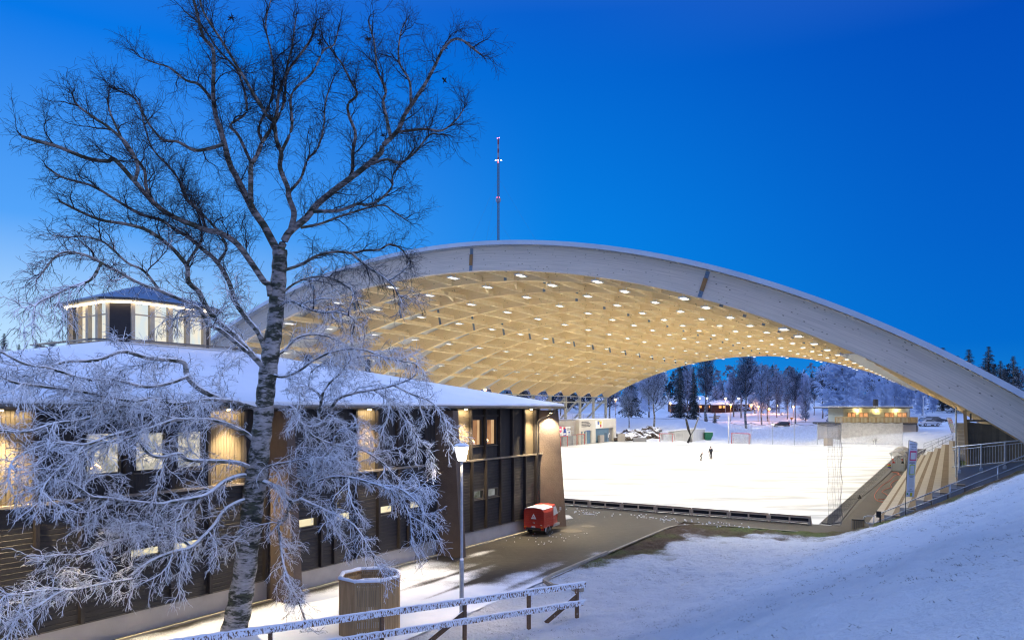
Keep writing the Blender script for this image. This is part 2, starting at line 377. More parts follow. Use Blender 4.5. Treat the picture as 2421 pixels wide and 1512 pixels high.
def m_ground(name, kinds):
    """snow cover with a ragged edge over grass or asphalt; 'cover' says how much snow lies there"""
    m, n, L, b, o = nodes(name); v = coords(n, L)
    at_ = n.new('ShaderNodeAttribute'); at_.attribute_name = 'cover'
    n1 = noise(n, L, v, 1.3, 8, .7); n2 = noise(n, L, coords(n, L, 'Object', (1,1,3)), 9, 6, .72)
    nn = mth(n, L, 'ADD', mth(n, L, 'MULTIPLY', n1, .5), mth(n, L, 'MULTIPLY', n2, .6))
    if kinds == 'grass': nn = mth(n, L, 'ADD', mth(n, L, 'MULTIPLY', n1, .30), mth(n, L, 'ADD', mth(n, L, 'MULTIPLY', n2, .35), mth(n, L, 'MULTIPLY', noise(n, L, coords(n, L, 'Object', (1,1,3)), 34, 4, .7), .42)))
    if kinds == 'asphalt': nn = mth(n, L, 'ADD', mth(n, L, 'MULTIPLY', n1, .45), mth(n, L, 'MULTIPLY', noise(n, L, v, 26, 5, .75), .65))
    k = step(n, L, mth(n, L, 'SUBTRACT', at_.outputs['Fac'], nn), -.12 if kinds == 'grass' else -.13, .16 if kinds == 'grass' else .30)
    if kinds == 'grass':
        gr = ramp(n, L, noise(n, L, v, .35, 4), [(.42, (.12,.080,.052)), (.52, (.13,.11,.05)), (.62, (.14,.18,.055))])
        base = mixc(n, L, step(n, L, noise(n, L, v, 14, 5), .45, .75), gr, tuple((.045,.034,.026)))
        rgh = .95
    else:
        base = ramp(n, L, noise(n, L, v, 3, 8, .7), [(.3, (.026,.023,.020)), (.7, (.052,.046,.040))]); rgh = .55
        sp = n.new('ShaderNodeTexVoronoi'); sp.inputs['Scale'].default_value = 5.5; L.new(v, sp.inputs['Vector'])
        big = noise(n, L, coords(n, L, 'Object', (1,.45,1)), .35, 5, .7); base = mixc(n, L, step(n, L, big, .38, .66), base, mixc(n, L, .55, base, (.020,.017,.014)))
        spk = mth(n, L, 'MULTIPLY', mth(n, L, 'SUBTRACT', 1.0, step(n, L, sp.outputs['Distance'], .05, .10)), step(n, L, noise(n, L, v, .8, 3), .50, .62))
        base = mixc(n, L, spk, base, (.6,.58,.54))
    sn = ramp(n, L, noise(n, L, v, 1.1, 6), [(.3, (.76,.79,.85)), (.7, (.86,.88,.91))])
    L.new(mixc(n, L, k, base, sn), b.inputs['Base Color'])
    q = n.new('ShaderNodeMapRange'); L.new(k, q.inputs[0]); q.inputs[3].default_value = rgh; q.inputs[4].default_value = .9
    L.new(q.outputs[0], b.inputs['Roughness']); b.inputs['Specular IOR Level'].default_value = .3
    hgt = mth(n, L, 'ADD', mth(n, L, 'MULTIPLY', n2, .5), noise(n, L, v, 3.5, 7, .65))
    bump(n, L, b, hgt, .9 if kinds == 'grass' else .3, .45 if kinds == 'grass' else .03); return m
M['ground'] = m_ground('snowy_ground', 'grass'); M['asphalt'] = m_ground('snowy_asphalt', 'asphalt')
def m_ice():
    m, n, L, b, o = nodes('snowy_ice'); tc = n.new('ShaderNodeTexCoord'); mp = n.new('ShaderNodeMapping')
    L.new(tc.outputs['Object'], mp.inputs['Vector']); mp.inputs['Rotation'].default_value = (0,0,.5); mp.inputs['Scale'].default_value = (.11,.42,1)
    f = noise(n, L, mp.outputs[0], 1.0, 8, .65)
    L.new(ramp(n, L, f, [(.30, (.34,.37,.40)), (.42, (.48,.50,.52)), (.55, (.80,.81,.81))]), b.inputs['Base Color'])
    b.inputs['Roughness'].default_value = .5; b.inputs['Specular IOR Level'].default_value = .2; return m
M['ice'] = m_ice()
def m_boards(name, c1, c2, axis, pitch, groove=.10, rough=.6):
    """boards across the direction axis with real dark joints as bump"""
    m, n, L, b, o = nodes(name); tc = n.new('ShaderNodeTexCoord')
    d = n.new('ShaderNodeVectorMath'); d.operation = 'DOT_PRODUCT'; L.new(tc.outputs['Object'], d.inputs[0]); d.inputs[1].default_value = axis
    x = mth(n, L, 'DIVIDE', d.outputs['Value'], pitch); fr = mth(n, L, 'FRACT', x)
    e = mth(n, L, 'MINIMUM', fr, mth(n, L, 'SUBTRACT', 1.0, fr)); g = step(n, L, e, .0, groove)
    fl = mth(n, L, 'FLOOR', x); wn = n.new('ShaderNodeTexWhiteNoise'); wn.noise_dimensions = '1D'; L.new(fl, wn.inputs['W'])
    f = mth(n, L, 'ADD', mth(n, L, 'MULTIPLY', noise(n, L, coords(n, L), 3, 6), .6), mth(n, L, 'MULTIPLY', wn.outputs['Value'], .4))
    L.new(ramp(n, L, f, [(.25, c2), (.75, c1)]), b.inputs['Base Color']); b.inputs['Roughness'].default_value = rough
    b.inputs['Specular IOR Level'].default_value = .4
    bump(n, L, b, g, .9, .02); return m
M['wall_v'] = m_boards('upright_dark_boards', (.030,.027,.027), (.020,.018,.019), tuple(UW), .11, .16)
M['wall_h'] = m_boards('level_dark_boards', (.030,.026,.026), (.020,.018,.018), (0,0,1), .15, .14)
M['bay'] = m_boards('lit_dark_boards', (.11,.085,.055), (.085,.066,.043), tuple(UW), .11, .14)  # the dark wall boards again, lamp light painted in as a paler tone
M['abut'] = m_boards('upright_grey_boards', (.20,.165,.115), (.11,.095,.07), tuple(UT), .16, .07, .85)
M['pavers'] = m_boards('brown_pavers', (.235,.185,.13), (.17,.13,.092), tuple(US), .40, .05, .9)
M['cafe_boards'] = m_boards('cream_boards_level', (.60,.58,.42), (.52,.50,.37), (0,0,1), .18, .08, .7)
M['shed_boards'] = m_boards('white_boards_upright', (.62,.62,.60), (.52,.52,.51), (.9,.4,0), .2, .08, .8)
# ---------------------------------------------------------------- ground, road, ice
def axis(parts):
    out = []
    for a, b, d in parts: out += list(np.arange(a, b, d))
    return np.array(out + [parts[-1][1]])
sg = axis([(-60,-6,4), (-6,1,.6), (1,46,.16), (46,62,1), (62,150,2.0), (150,260,2.5), (260,420,16), (420,1200,120), (1200,3200,500)])
tg = axis([(-2600,-600,400), (-600,-140,40), (-140,-70,5), (-70,-20,1.25), (-20,9,.16), (9,30,1.5), (30,120,8), (120,600,80), (600,2600,500)])
SS, TT = np.meshgrid(sg, tg, indexing='ij')
ZZ = terr(SS, TT)
def vnoise(x, y, f, seed):
    r = np.random.default_rng(seed); tab = r.random((256, 256)); x = x*f; y = y*f
    xi = np.floor(x).astype(int); yi = np.floor(y).astype(int); fx = x-xi; fy = y-yi
    fx = fx*fx*(3-2*fx); fy = fy*fy*(3-2*fy); g = lambda a, b: tab[a % 256, b % 256]
    return (g(xi,yi)*(1-fx)+g(xi+1,yi)*fx)*(1-fy) + (g(xi,yi+1)*(1-fx)+g(xi+1,yi+1)*fx)*fy - .5
near = np.clip((46-SS)/2, 0, 1)*np.clip((SS-0)/3, 0, 1)*np.clip((TT+14.6)/.8, 0, 1)
ZZ = ZZ + near*(vnoise(SS,TT,.5,1)*.16 + vnoise(SS,TT,1.7,2)*.10 + vnoise(SS,TT,3.1,3)*.11 + vnoise(SS,TT,5.9,4)*.07)
foot = R.sample(range(10000), 0)
for k in range(170):
    tr_ = k // 34; u = (k % 34)/34; s0_ = [9,14,20,27,12][tr_] + u*[24,20,16,10,28][tr_]; t0_ = [-7.5,-3,-9,-6,1][tr_] + u*[2,-5,6,7,-2][tr_] + (.14 if k % 2 else -.14) + R.uniform(-.1,.1)
    ZZ = ZZ - near*.10*np.exp(-(((SS-s0_)/.17)**2+((TT-t0_)/.13)**2)) + near*.03*np.exp(-(((SS-s0_-.2)/.16)**2+((TT-t0_)/.2)**2))
onroad = ((TT < -14.0) & (TT > -140) & (SS < 46) & (SS > -8)) | ((SS > 43.2) & (SS < 46) & (TT < -3.6) & (TT > -70)) | ((SS > 45.3) & (SS < 142.5) & (TT > -60.5) & (TT < .7))
ZZ = np.where(onroad, -.05, ZZ)
farm = np.clip((SS-150)/30, 0, 1)*np.clip((420-SS)/60, 0, 1)
ZZ = ZZ + farm*(vnoise(SS,TT,.06,5)*1.2 + vnoise(SS,TT,.2,6)*.4)
cover = np.full(SS.shape, 1.02)
edge = np.minimum(np.maximum(0, TT+14.1), 60) + np.clip(33.5-SS, 0, 40)*.55
edge2 = np.clip(43.2-SS, 0, 60)
e = np.minimum(edge, edge2)
zone = (SS < 45.3) & (TT > -14.1) & (TT < 6)
e = e + vnoise(SS,TT,.45,77)*2.2 + vnoise(SS,TT,1.6,78)*.9
cover = np.where(zone, np.interp(e, [0,.9,1.9,3.6,7,12], [.24,.34,.60,.80,.93,1.02]), cover)
cover -= np.clip(vnoise(SS,TT,.35,9)*1.2, 0, 1)*.42
cover -= np.clip(vnoise(SS,TT,.9,19)*1.5-.15, 0, 1)*.36*np.clip((SS-6)/6,0,1)
X = SS*SA+TT*CA; Y = SS*CA-TT*SA
V = np.stack([X, Y, ZZ], -1).reshape(-1, 3); ni, nj = SS.shape
ix = np.arange(ni*nj).reshape(ni, nj)
Q = np.stack([ix[:-1,:-1], ix[:-1,1:], ix[1:,1:], ix[1:,:-1]], -1).reshape(-1, 4)[:, ::-1]
g = mesh_np('ground', V, Q, M['ground'], {'cover': cover.ravel()}); tag(g, None, None, kind='structure')
# asphalt: yard along the clubhouse, strip in front of the rink, walkway at the right of the ice
def sheet(name, s0, s1, t0, t1, d, z, mat, cov=None, inside=None):
    s_, t_ = np.meshgrid(np.arange(s0, s1+d/2, d), np.arange(t0, t1+d/2, d), indexing='ij'); a, b = s_.shape
    z_ = np.full(s_.shape, z) if not callable(z) else z(s_, t_)
    V = np.stack([s_*SA+t_*CA, s_*CA-t_*SA, z_], -1).reshape(-1, 3); ix = np.arange(a*b).reshape(a, b)
    Q = np.stack([ix[:-1,:-1], ix[:-1,1:], ix[1:,1:], ix[1:,:-1]], -1).reshape(-1, 4)[:, ::-1]
    if inside is not None:
        cs = s_.reshape(-1)[Q].mean(1); ct = t_.reshape(-1)[Q].mean(1); Q = Q[inside(cs, ct)]
    c = cov(s_, t_) if cov is not None else np.zeros(s_.shape)
    o = mesh_np(name, V, Q, mat, {'cover': c.ravel()}); return tag(o, None, None, kind='structure')
def yard_cover(s, t):   # swept dry towards the rink, dusted with snow near the fence
    Yw = s*CA - t*SA; Xw = s*SA + t*CA
    wn = Xw*CB - Yw*SB - WD                      # distance out from the clubhouse wall
    c = np.interp(Yw, [26,29,32,35,40], [1.05,.92,.62,.30,.06])
    c = np.where(wn < 1.3, np.minimum(c, .25+wn*.55), c)
    tr = np.exp(-((wn-1.6)/.55)**2)*np.clip((38-Yw)/3, 0, 1)
    c = np.maximum(c, tr*.6)
    c = c - (.42*np.exp(-((wn-3.2-.02*(Yw-30)**2*.1)/.16)**2) + .42*np.exp(-((wn-4.7-.02*(Yw-30)**2*.1)/.16)**2) + .3*np.exp(-((wn-6.4+.05*(Yw-30))/.2)**2))*np.clip((Yw-25)/2,0,1)
    side = np.clip((t+16.3)/1.6, 0, 1)*np.clip((38-s)/5, 0, 1)
    c = np.maximum(c, side*.42)
    bare_ = np.exp(-((t+16.4)/1.0)**2)*np.clip((s-22)/3,0,1)*np.clip((33-s)/3,0,1)
    c = c - bare_*.5
    return c + vnoise(s,t,.7,31)*.35
sheet('asphalt_yard', 0, 43.2, -42, -14.0, .2, lambda s,t: .03+0*s, M['asphalt'], yard_cover,
      lambda s, t: (t < -14.05) | (s > 99))
sheet('asphalt_apron', 43.2, 46.0, -60, -4.4, .4, lambda s,t: .03+0*s, M['asphalt'], lambda s,t: np.full(s.shape,-.1))
sheet('walkway', 46.0, 143.6, -7.6, -3.4, .7, lambda s,t: .022+0*s, M['asphalt'], lambda s,t: np.full(s.shape,-.15))
sheet('ice', 46.36, 142.6, -60.0, -6.95, 3.0, lambda s,t: .04+0*s, M['ice'])
mt = MB(); mt.box(P(95,-6.15,.034), (1.15, 97, .012), (UT,US,UZ))
tag(mt.build('floor_matting', mk('rubber_matting', (.085,.082,.08), (.05,.05,.05), .8, .6, .2, 8)), None, None, kind='structure')
# painted red circles under the ice surface
def ring(s0, t0, r, w=.09):
    b = MB(); n = 72
    for i in range(n):
        a0, a1 = 2*math.pi*i/n, 2*math.pi*(i+1)/n
        q = [P(s0+rr*math.cos(a), t0+rr*math.sin(a), .046) for rr, a in ((r,a0),(r,a1),(r+w,a1),(r+w,a0))]
        b.add(q, [(0,1,2,3)])
    return b
rb = ring(52.5, -21.5, 5.0)
rb.f += [[i+len(rb.v) for i in f] for f in ring(50.5,-31,3).f]; rb.m = [0]*len(rb.f); rb.v += ring(50.5,-31,3).v
tag(rb.build('ice_marking', mk('faded_red_line', (.80,.55,.53), (.78,.6,.58), 2, .6)), None, None, kind='structure')
# kerb along the grass
kb = MB()
kp = [(25.0,-12.0),(24.9,-12.6),(24.9,-13.3),(25.4,-13.95),(26.4,-14.12),(32,-14.12),(38,-14.12),(40.6,-14.1),(41.8,-13.9),(42.7,-13.0),(43.1,-11.6),(43.2,-9),(43.25,-4.6)]
for (a, b) in zip(kp[:-1], kp[1:]): kb.bar(P(*a,.03), P(*b,.03), .12, .20 if a[0] < 26.5 else .03)
kb.v = [v + Vector((0,0,.002)) for v in kb.v]
tag(kb.build('kerb', mk('kerb_pale', (.40,.36,.28), (.28,.25,.20), 3, .85)), None, None, kind='structure')
dr = MB(); dr.box(W(22,.20,.045), (.12, 28.6, .07), (UN,UW,UZ))
tag(dr.build('kerb_at_wall', mk('drain_edge', (.42,.36,.27), (.3,.26,.2), 3, .8)), None, None, kind='structure')
# thin pale patch on the ground behind the corner fin
pb = MB(); pb.prism([P(39.8,-20.7,.034), P(40.9,-20.35,.034), P(42.0,-21.2,.034), P(41.4,-22.4,.034)], (0,0,.012))
tag(pb.build('ground_patch', mk('pale_patch', (.62,.58,.50), (.5,.47,.41), 2, .9)), None, None, kind='structure')
for (x, y, r_, lab) in ((1350.8,1254.5,.62,'large round manhole cover on the asphalt beside the red three-wheeler'), (1389.7,1243,.40,'small round manhole cover further out on the bare asphalt')):
    s_, t_ = gpx(x, y); b = MB(); b.lathe(P(s_,t_,.031), [(r_,0),(r_,.010),(r_*.9,.014),(r_*.86,.008)], 28)
    tag(b.build('manhole_cover', M['manhole']), lab, 'manhole cover', 'manhole covers in the yard')
ib = MB()
for i in range(110):
    s_ = R.gauss(43.6,.55); t_ = R.uniform(-23,-10) ; q = R.uniform(.02,.075)
    ib.box(P(s_, t_, .04), (q*R.uniform(.8,2), q, .05), (Vector((math.cos(i),math.sin(i),0)), Vector((-math.sin(i),math.cos(i),0)), UZ))
for i in range(34):
    w_, n_ = R.uniform(31,36), R.uniform(.5,3.5); q = R.uniform(.015,.04); ib.box(W(w_, n_, .04), (q*1.5,q,.04))
tag(ib.build('snow_lumps', M['snow']), 'small lumps of scraped ice scattered on the asphalt before the rink', 'snow', kind='stuff')
# ---------------------------------------------------------------- arched timber roof
TC, ZC, RI, RO = -33.5, -45.2, 62.4, 64.1
RIBS = [44.0, 48.8] + [48.8+6.42*i for i in range(1, 16)]
TH0, TH1 = -math.asin(30.9/RI), math.asin(37.2/RI)
def arc(th, r): return TC + r*math.sin(th), ZC + r*math.cos(th)
ROOF = thing('arched_roof', 'huge arched roof of pale glued timber ribs spanning the ice rink', 'roof', P(95,-33.5,0))
def rib(s, w=.30):
    b = MB(); b.uv = []; n = 64
    for i in range(n+1):
        th = TH0 + (TH1-TH0)*i/n; L = th*RI
        for r_, ds, vv in ((RI,-w/2,0), (RO,-w/2,RO-RI), (RO,w/2,RO-RI+.3), (RI,w/2,2*(RO-RI)+.3)):
            t, z = arc(th, r_); b.v.append(P(s+ds, t, z)); b.uv.append((L+s*3.7, vv+s*1.3))
    for i in range(n):
        for k in range(4):
            a = i*4+k; c = i*4+(k+1)%4; b.f.append([a, c, c+4, a+4]); b.m.append(0)
    b.f.append([0,1,2,3]); b.f.append([n*4+k for k in (3,2,1,0)]); b.m += [0,0]
    return b
for i, s in enumerate(RIBS):
    o = rib(s, .34 if i == 0 else .28).build('arch_rib', M['rib_out' if i == 0 else 'rib'], ROOF)
    if i == 0: o['label'] = 'front arch rib with weathered greyish face'
# purlins
PT = [-8.26-3.03*k for k in range(-3, 18)]
for t in PT:
    th = math.asin((t-TC)/(RI+.3)); tt, zz = arc(th, RI+.30); er = Vector((math.sin(th)*UT.x, math.sin(th)*UT.y, math.cos(th)))
    et = Vector((math.cos(th)*UT.x, math.cos(th)*UT.y, -math.sin(th)))
    b = MB(); b.box(P((44.16+RIBS[-1])/2, tt, zz), (.12, RIBS[-1]-44.16, .42), (et, US, er)); b.build('purlin', M['purlin'], ROOF)
# corrugated deck
b = MB(); pitch = .30; n = int((TH1-TH0)*RO/pitch); s0, s1 = 43.45, RIBS[-1]+.7
for i in range(n+1):
    for f_, dr_ in ((0,.02),(.35,.02),(.5,.10),(.85,.10)):
        th = TH0-.01 + (i+f_)*pitch/RO; t, z = arc(th, RO+dr_); b.v += [P(s0,t,z), P(s1,t,z)]
m_ = len(b.v)//2
for i in range(m_-1): b.f.append([2*i,2*i+1,2*i+3,2*i+2]); b.m.append(0)
b.build('roof_deck', M['deck'], ROOF, recalc=False)
b = MB(); nn = 64
for i in range(nn+1):
    th = TH0-.012 + (TH1-TH0+.02)*i/nn
    for r_ in (RO+.13, RO+.33): t, z = arc(th, r_); b.v += [P(s0-.1,t,z), P(s1+.1,t,z)]
for i in range(nn):
    o_ = 4*i
    for q in ((0,1,5,4),(2,6,7,3),(0,4,6,2),(1,3,7,5)): b.f.append([o_+k for k in q]); b.m.append(0)
b.f += [[0,2,3,1],[4*nn,4*nn+1,4*nn+3,4*nn+2]]; b.m += [0,0]
b.build('roof_snow', M['snow_roof'], ROOF)
for s in (s0-.16, s1+.16):
    b = MB(); NN = 30; SB_ = 6
    for i in range(NN):
        v = []
        for q in range(SB_+1):
            a_ = TH0-.012+(TH1-TH0+.02)*(i+.0015+.997*q/SB_)/NN
            for r_ in (RO+.04, RO+.34):
                for ds in (-.03,.03): t, z = arc(a_, r_); v.append(P(s+ds,t,z))
        e_ = 4*SB_
        b.add(v, [(0,2,3,1),(e_,e_+1,e_+3,e_+2)]+[q for k in range(0,e_,4) for q in ((k,k+1,k+5,k+4),(k+2,k+6,k+7,k+3),(k,k+4,k+6,k+2),(k+1,k+3,k+7,k+5))])
    b.build('fascia', M['fascia'], ROOF)
# splice plates
for t0 in (-46.5, -30.2, -12.9):
    for i, s in enumerate(RIBS):
        th = math.asin((t0-TC)/(RI+.8)); t, z = arc(th, (RI+RO)/2); er = Vector((math.sin(th)*UT.x, math.sin(th)*UT.y, math.cos(th))); et = Vector((math.cos(th)*UT.x, math.cos(th)*UT.y, -math.sin(th)))
        wd = .34 if i == 0 else .28
        b = MB(); b.box(P(s,t,z), (.26, wd+.05, 1.64), (et,US,er)); o = b.build('splice_plate', M['plate'], ROOF)
        if i == 0:
            b = MB(); c = P(s-.21,t,z) - er*.02; b.box(c, (.26,.06,.80), (et,US,er)); b.build('timber_cover', mk('brown_cover', (.34,.17,.06), (.22,.11,.04), 3, .8), o)
            b = MB()
            for dz in (-.55,-.4,.42,.6): b.box(P(s-.205,t,z)+er*dz, (.05,.03,.05), (et,US,er))
            b.build('bolt', M['gutter'], o)
# small knee braces near the front, under the first bays
for t0 in (-36, -33, -30, -40):
    b = MB(); th = math.asin((t0-TC)/RI); t, z = arc(th, RI+.35)
    b.bar(P(48.9,t,z), P(51.9,t+1.6,z+.05-.02*t0*0), .14, .3); b.bar(P(55.1,t,z), P(52.1,t+1.6,z+.05), .14, .3); b.build('wind_brace', M['purlin'], ROOF)
# left supports
ZS = 4.75
tl, zl_ = arc(TH0, RI)
for s in RIBS[2:]:
    b = MB(); b.tube([P(s,tl+.1,ZS if s > 112 else 0), P(s,tl+.1,zl_+.35)], .30, 12); b.build('column', M['col_steel'], ROOF, smooth=True)
    b = MB(); b.tube([P(s,tl+.1,zl_+.1), P(s,tl-5.2,terr1(*P(s,tl-5.2)[:2])+.3)], .22, 10); b.build('raking_strut', M['col_steel'], ROOF, smooth=True)
b = MB()
for z, r_ in ((8.2,.12),(9.35,.09)): b.tube([P(47,tl+.1+(.6 if z > 9 else 0),z), P(RIBS[-1]+.4,tl+.1+(.6 if z > 9 else 0),z)], r_, 8)
b.build('tie_rail', M['col_steel'], ROOF)
# right feet
for s in RIBS:
    t, z = arc(TH1, (RI+RO)/2); b = MB(); b.box(P(s,t+.5,z-.9), (1.6,.8,2.6), (UT,US,UZ)); b.build('foot_block', M['concrete'], ROOF)
# perforated strip hanging under the right side
b = MB()
z0 = onS(1993,840,44.8)
for dt in np.arange(0, 1.0, .12): b.box(P(92, z0[0]+dt, z0[1]+.02), (.09, 96, .03), (UT,US,UZ))
for s in np.arange(45, 140, 2.1): b.box(P(s, z0[0]+.45, z0[1]+.05), (1.05,.06,.05), (UT,US,UZ))
for s in RIBS[1:]:
    b.bar(P(s,z0[0]+.9,z0[1]), P(s,z0[0]+.9,z0[1]+1.4), .05)
b.box(P(92, z0[0]-.06, z0[1]+.05), (.04,96,.16), (UT,US,UZ)); b.box(P(92, z0[0]+1.0, z0[1]+.05), (.04,96,.16), (UT,US,UZ))
b.build('service_walkway', M['steel'], ROOF)
# lamps: one square panel per bay in nine rows
LT = [-8.26-6.06*k for k in range(9)]
proto = thing('hall_lamp', 'flat oblong LED panel hanging under the timber rib arches of the rink roof', 'ceiling light', P(44.75,LT[0],0), 'LED panels under the arched roof', -A)
b = MB(); b.box((0,0,.10), (.46,1.06,.04)); b.box((-.22,0,.07), (.03,1.06,.10)); b.box((.22,0,.07), (.03,1.06,.10)); b.box((0,.52,.07), (.42,.03,.10)); b.box((0,-.52,.07), (.42,.03,.10)); b.box((0,-.3,.24),(.03,.03,.28)); b.box((0,.3,.24),(.03,.03,.28)); b.build('housing', M['housing'], proto, origin=Vector((0,0,0)))
b = MB(); b.box((0,0,.055), (.34,.9,.02)); b.build('diffuser', M['L_hall'], proto, origin=Vector((0,0,0)))
al = bpy.data.lights.new('beam', 'AREA'); al.shape = 'RECTANGLE'; al.size = .34; al.size_y = .9; al.energy = 235; al.color = (1,.94,.83); al.spread = math.radians(150)
ao = bpy.data.objects.new('beam', al); COL.objects.link(ao); ao.parent = proto; ao.location = (0,0,.035)
first = True
for k, t in enumerate(LT):
    th = math.asin((t-TC)/RI); tt, z = arc(th, RI-.28)
    for i, s in enumerate(RIBS):
        o = proto if first else copy_tree(proto); first = False
        o.location = P(s+(.75 if i < 16 else -.8), tt, z)
# ---------------------------------------------------------------- timber cladding beside the arch foot
tw = thing('timber_clad_wall', 'grey weathered upright boards closing the space under the arch foot at right', 'wall', P(47.4,2,2))
pts = [(0.93,2.2),(0.80,6.05)]
def und(t): return ZC + math.sqrt(RI**2-(t-TC)**2)
poly = [P(47.3,.95,2.1), P(47.3,.78,6.25)] + [P(47.3,t,min(6.25,und(t)-.05)) for t in np.linspace(1.95,5.6,12)] + [P(47.3,5.6,2.1)]
MB().prism(poly, US*.12).build('boarding', M['abut'], tw)
MB().bar(P(47.2,.93,2.1), P(47.2,.72,6.9), .16, .16).build('corner_post', M['bin_wood'], tw)
MB().box(P(52.4,.98,4.1), (.1,9.8,4.2), (UT,US,UZ)).build('side_boarding', M['abut'], tw)
b = MB(); b.bar(P(47.25,.8,6.32), P(47.25,1.9,6.32), .1, .12); b.bar(P(47.25,1.0,6.3), P(47.25,1.0,6.72), .06); b.build('window_frame', M['timber'], tw)
# ---------------------------------------------------------------- concrete stand, wall, ramp
gs = thing('concrete_stand', 'stepped pale concrete stand with brown paved treads beside the rink', 'grandstand', P(76,-2,0))
NR, T0, DT, DZ = 6, -3.95, .78, .48
for i in range(NR):
    t0 = T0 + i*DT; z1 = (i+1)*DZ; e1 = 108 - i*.55 if i < 3 else 107
    MB().box(P((45.8+e1)/2, t0+.19, z1/2), (.38, e1-45.8, z1), (UT,US,UZ)).build('seat_edge', M['gs_light'], gs)
    MB().box(P((45.8+e1)/2, t0+.19+.39, (z1-.012)/2), (.40, e1-45.8, z1-.012), (UT,US,UZ)).build('paved_tread', M['pavers'], gs)
for i in range(0, NR, 1):
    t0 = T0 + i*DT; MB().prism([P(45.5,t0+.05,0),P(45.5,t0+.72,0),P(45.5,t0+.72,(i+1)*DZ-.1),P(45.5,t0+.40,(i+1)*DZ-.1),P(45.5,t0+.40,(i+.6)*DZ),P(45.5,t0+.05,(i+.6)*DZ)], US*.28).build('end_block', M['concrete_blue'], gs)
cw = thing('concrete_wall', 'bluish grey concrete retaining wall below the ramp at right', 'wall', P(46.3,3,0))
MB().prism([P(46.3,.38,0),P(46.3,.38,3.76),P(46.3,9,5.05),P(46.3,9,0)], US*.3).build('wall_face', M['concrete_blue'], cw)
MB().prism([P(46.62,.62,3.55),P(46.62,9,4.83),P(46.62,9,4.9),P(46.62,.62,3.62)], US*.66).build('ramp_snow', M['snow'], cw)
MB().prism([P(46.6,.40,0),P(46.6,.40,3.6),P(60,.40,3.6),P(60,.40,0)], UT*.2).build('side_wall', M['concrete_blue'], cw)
MB().box(P(51,1.9,3.58), (2.7,8.0,.04), (UT,US,UZ)).build('turf_floor', M['astro'], cw)
# ramp railing with pickets
rr = thing('ramp_railing', 'galvanised steel railing with upright pickets on top of the ramp wall', 'railing', P(46.2,3,4))
def rz(t): return 3.77 + .150*(t-.38)
b = MB(); b.tube([P(46.2,.12,rz(.12)+1.13), P(46.2,8.6,rz(8.6)+1.13)], .035, 8); b.tube([P(46.2,.12,rz(.12)+.06), P(46.2,8.6,rz(8.6)+.06)], .025, 8)
b.tube([P(46.2,.12,rz(.12)+.98), P(46.2,8.6,rz(8.6)+.98)], .02, 8); b.build('rails', M['steel'], rr, smooth=True)
for t in (.45,1.45,2.5,3.55,4.6,5.7,6.8,7.9):
    b = MB(); b.tube([P(46.18,t,rz(t)-.25), P(46.18,t,rz(t)+1.13)], .04, 8); b.box(P(46.16,t,rz(t)-.22), (.16,.22,.16), (UT,US,UZ)); b.build('post', M['steel'], rr)
b = MB()
for t in np.arange(.22, 8.6, .125): b.tube([P(46.2,t,rz(t)+.06), P(46.2,t,rz(t)+.98)], .009, 5)
b.build('pickets', M['steel'], rr)
# slope handrail: two tubes following the bank, measured on the plane s = 44.8
hr = thing('slope_handrail', 'two-tube grey steel handrail climbing the snowy bank beside the stand', 'handrail', P(44.8,0,2))
def bez(p): return [P(44.8,t,z) for t, z in p]
top = [(-4.05,.62),(-4.15,.75),(-4.1,.90),(-3.9,.98),(-3.65,.98),(-2.09,1.80),(.03,2.94),(2.12,4.0),(3.23,4.58),(6.5,6.2)]
low = [(-4.05,.62),(-3.95,.56),(-3.75,.56),(-3.56,.60),(-2.06,1.42),(.03,2.5),(2.16,3.6),(3.23,4.16),(6.5,5.75)]
MB().tube(bez(top), .033, 8).build('top_rail', M['steel'], hr, smooth=True)
MB().tube(bez(low), .030, 8).build('lower_rail', M['steel'], hr, smooth=True)
for t, z in ((-3.62,.98),(-2.07,1.80),(.03,2.94),(2.13,4.0),(4.3,5.1)):
    MB().tube([P(44.8,t,float(terr(44.8,t))-.2), P(44.8,t,z)], .032, 8).build('post', M['steel'], hr, smooth=True)
b = MB(); b.box(P(44.7,-3.36,1.12), (.24,.12,.34), (UT,US,UZ)); b.tube([P(44.8,-3.3,.1),P(44.8,-3.3,1.25)], .04, 8)
tag(b.build('sign_box', M['rail_dark']), 'small dark box on a steel post at the foot of the slope handrail', 'box')
# far stand rails
for s, t0, t1, lab in ((106.8,-4.0,.3,'steel stair rail across the far end of the concrete stand'),(136,-3.6,.5,'more distant steel rail beyond the far end of the stand')):
    q = thing('stair_rail', lab, 'handrail', P(s,t0,0), 'rails beyond the stand')
    z0_, z1_ = (1.0, 3.6) if s < 110 else (1.2, 3.0)
    b = MB()
    for dz in (0, -.45): b.tube([P(s,t0,z0_+dz), P(s,t1,z1_+dz)], .035, 6)
    b.build('rails', M['steel'], q)
    for k in range(5):
        f = k/4; t = t0+(t1-t0)*f; z = z0_+(z1_-z0_)*f; MB().tube([P(s,t,z-1.0), P(s,t,z)], .035, 6).build('post', M['steel'], q)
# stair beside the timber wall
sr = thing('concrete_stair', 'short concrete stair with pale treads rising between stand and timber wall', 'stair', P(57,1,2))
for i in range(9):
    MB().box(P(60+i*.62, .82+.22, 1.9+.13*i), (1.1,.60,3.8+.26*i), (UT,US,UZ)).build('step', M['gs_light'], sr)
b = MB(); b.tube([P(50.5,.33,2.6),P(50.5,.33,7.05)], .05, 8); b.tube([P(50.5,.33,5.6),P(66,.33,5.8)], .03, 6); b.tube([P(50.5,.33,5.2),P(66,.33,5.4)], .03, 6)
tag(b.build('tall_steel_post', M['steel']), 'tall thin grey steel post with side rails beside the timber clad wall', 'post')
